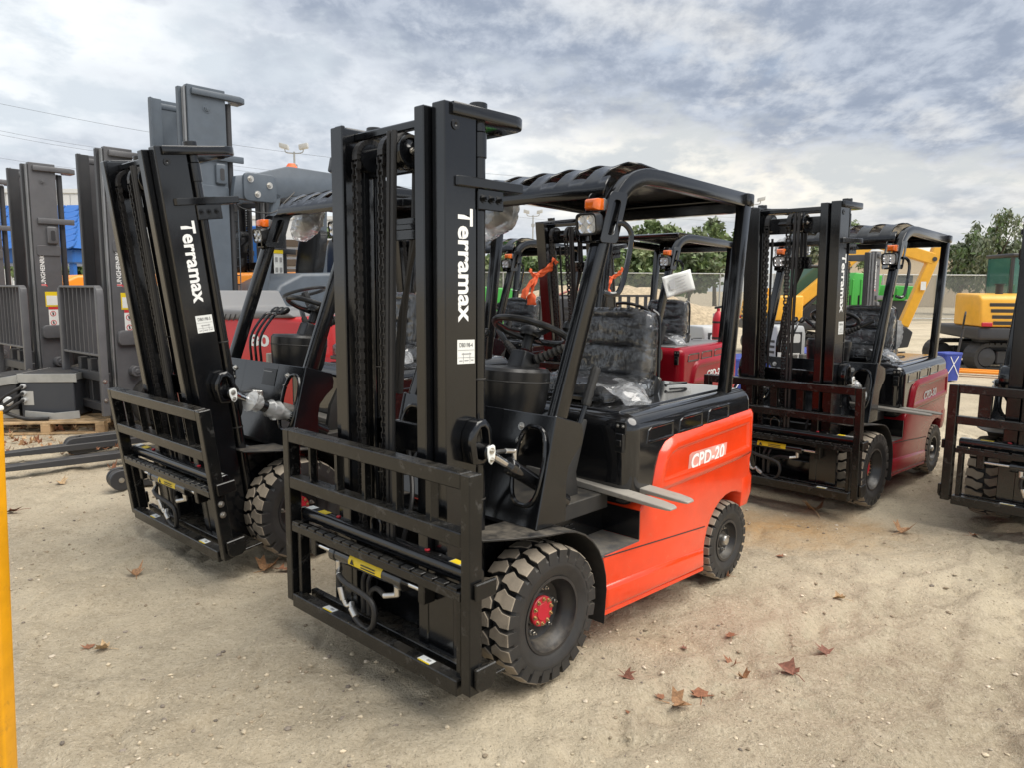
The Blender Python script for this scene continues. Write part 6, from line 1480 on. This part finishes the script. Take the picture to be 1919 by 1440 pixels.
mat('berm_soil', (.42, .335, .225), .95, var=.25, bump=.6, bump_scale=4)
def berm():
    xs = np.linspace(-14, 13, 60); ys = np.linspace(34, 39.4, 12); b = MB(); vs = []
    for j, y in enumerate(ys):
        for i, x in enumerate(xs):
            prof = math.sin(math.pi * j / 11) ** .8; n = .75 + .5 * float(vnoise(np.array([[x]]), np.array([[y]]), .35, 21)[0, 0]) + .25 * float(vnoise(np.array([[x]]), np.array([[y]]), 1.4, 22)[0, 0])
            vs.append((x, y, -.05 + 1.42 * prof * n * min(1, (i + 2) / 10, (61 - i) / 14)))
    n = len(xs); b.add(vs, [(j * n + i, j * n + i + 1, (j + 1) * n + i + 1, (j + 1) * n + i) for j in range(11) for i in range(n - 1)]); o = b.build('terrain_berm', 'berm_soil', None, sharp=80); o['kind'] = 'structure'
berm()
def building(label, c, w, d, h, m, wins, name='warehouse', group=None, panels=0):
    root = empty(name, None, Matrix.Translation(c)); tag(root, label, 'building', group)
    b = MB(); b.bx(-w / 2, w / 2, 0, d, 0, h); b.build('wall', m, root)
    b = MB(); b.bx(-w / 2 - .2, w / 2 + .2, -.25, d + .2, h + .002, h + .5); b.build('parapet', m, root)
    for (x, z, ww, hh) in wins:
        wd = empty('window', root); b = MB(); b.bx(x - ww / 2, x + ww / 2, -.06, -.01, z, z + hh); b.build('pane', 'glass_dark', wd)
        b = MB(); b.bx(x - ww / 2 - .1, x + ww / 2 + .1, -.10, -.002, z - .12, z - .001); b.build('sill', 'concrete', wd)
    for k in range(panels):
        x = -w / 2 + (k + .5) * w / panels; b = MB(); b.bx(x - w / panels * .47, x + w / panels * .47, -.12, -.004, .2, h - .2); b.build('wall_panel', m, root)
mat('pale_wall', (.62, .63, .64), .8, var=.05); mat('tan_wall', (.50, .42, .31), .85, var=.08)
q = W(80, 480, 95); building('long pale warehouse on the horizon at the far left', Vector((q.x - 14, 95, 0)), 44, 20, 13.2, 'pale_wall', [], panels=22)
q = W(600, 480, 110); building('white warehouse end in the distance behind the slate truck', Vector((q.x + 6, 110, 0)), 34, 20, 11.5, 'pale_wall', [], panels=8)
q = W(1830, 480, 84); building('tan low building behind the drooping tree', Vector((q.x + 6, 84, 0)), 40, 14, 5.6, 'tan_wall', [(-14 + 7 * k, 2.6, 2.2, .9) for k in range(5)])
def light_pole(label, px, top, Y):
    p = W(px, top, Y); root = empty('light_pole', None, Matrix.Translation((p.x, Y, 0))); tag(root, label, 'light pole', 'floodlight poles over the yard')
    b = MB(); b.cyl((0, 0, 0), (0, 0, p.z - .3), .16, .09, n=10); b.build('pole', 'galvanised', root)
    b = MB(); b.tube(bez([(-.9, 0, p.z + .1), (-.8, 0, p.z - .35), (0, 0, p.z - .45), (.8, 0, p.z - .35), (.9, 0, p.z + .1)], 4), .05, 6); b.build('arm', 'galvanised', root)
    for s in (-1, 1): b = MB(); b.obx((s * .95, -.05, p.z + .2), (.42, 0, .10 * s), (0, .30, .0), (0, -.06, .22)); b.build('floodlight', 'light_grey', root, .04, 2)
    b = MB(); b.bx(-.25, .25, -.2, .2, p.z - 1.9, p.z - 1.5); b.build('junction_box', 'galvanised', root)
light_pole('tall twin floodlight pole left of the nearest mast', 551, 278, 75)
light_pole('twin floodlight pole over the far trees, small', 999, 399, 110)
light_pole('twin floodlight pole just right of the orange truck roof', 1412, 376, 95)
def wire(label, pts, r=.03):
    b = MB(); b.tube(bez(pts, 8), r, 5); tag(b.build('power_line', 'wire'), label, 'power line', 'overhead power lines')
wire('topmost overhead power line crossing the left sky', [W(-60, 182, 70), W(280, 247, 72), W(640, 297, 76), W(1000, 332, 84), W(1300, 350, 92)], .013)
wire('second overhead power line in the left sky, upper of a close pair', [W(-60, 233, 72), W(180, 276, 74), W(600, 330, 80), W(1100, 388, 92), W(1500, 415, 105)], .012)
wire('second overhead power line in the left sky, lower of a close pair', [W(-60, 241, 72), W(180, 283, 74), W(600, 338, 80), W(1100, 396, 92), W(1500, 424, 105)], .012)
wire('lowest overhead power line in the left sky', [W(-60, 286, 75), W(145, 316, 77), W(600, 366, 84), W(1100, 420, 96)], .012)
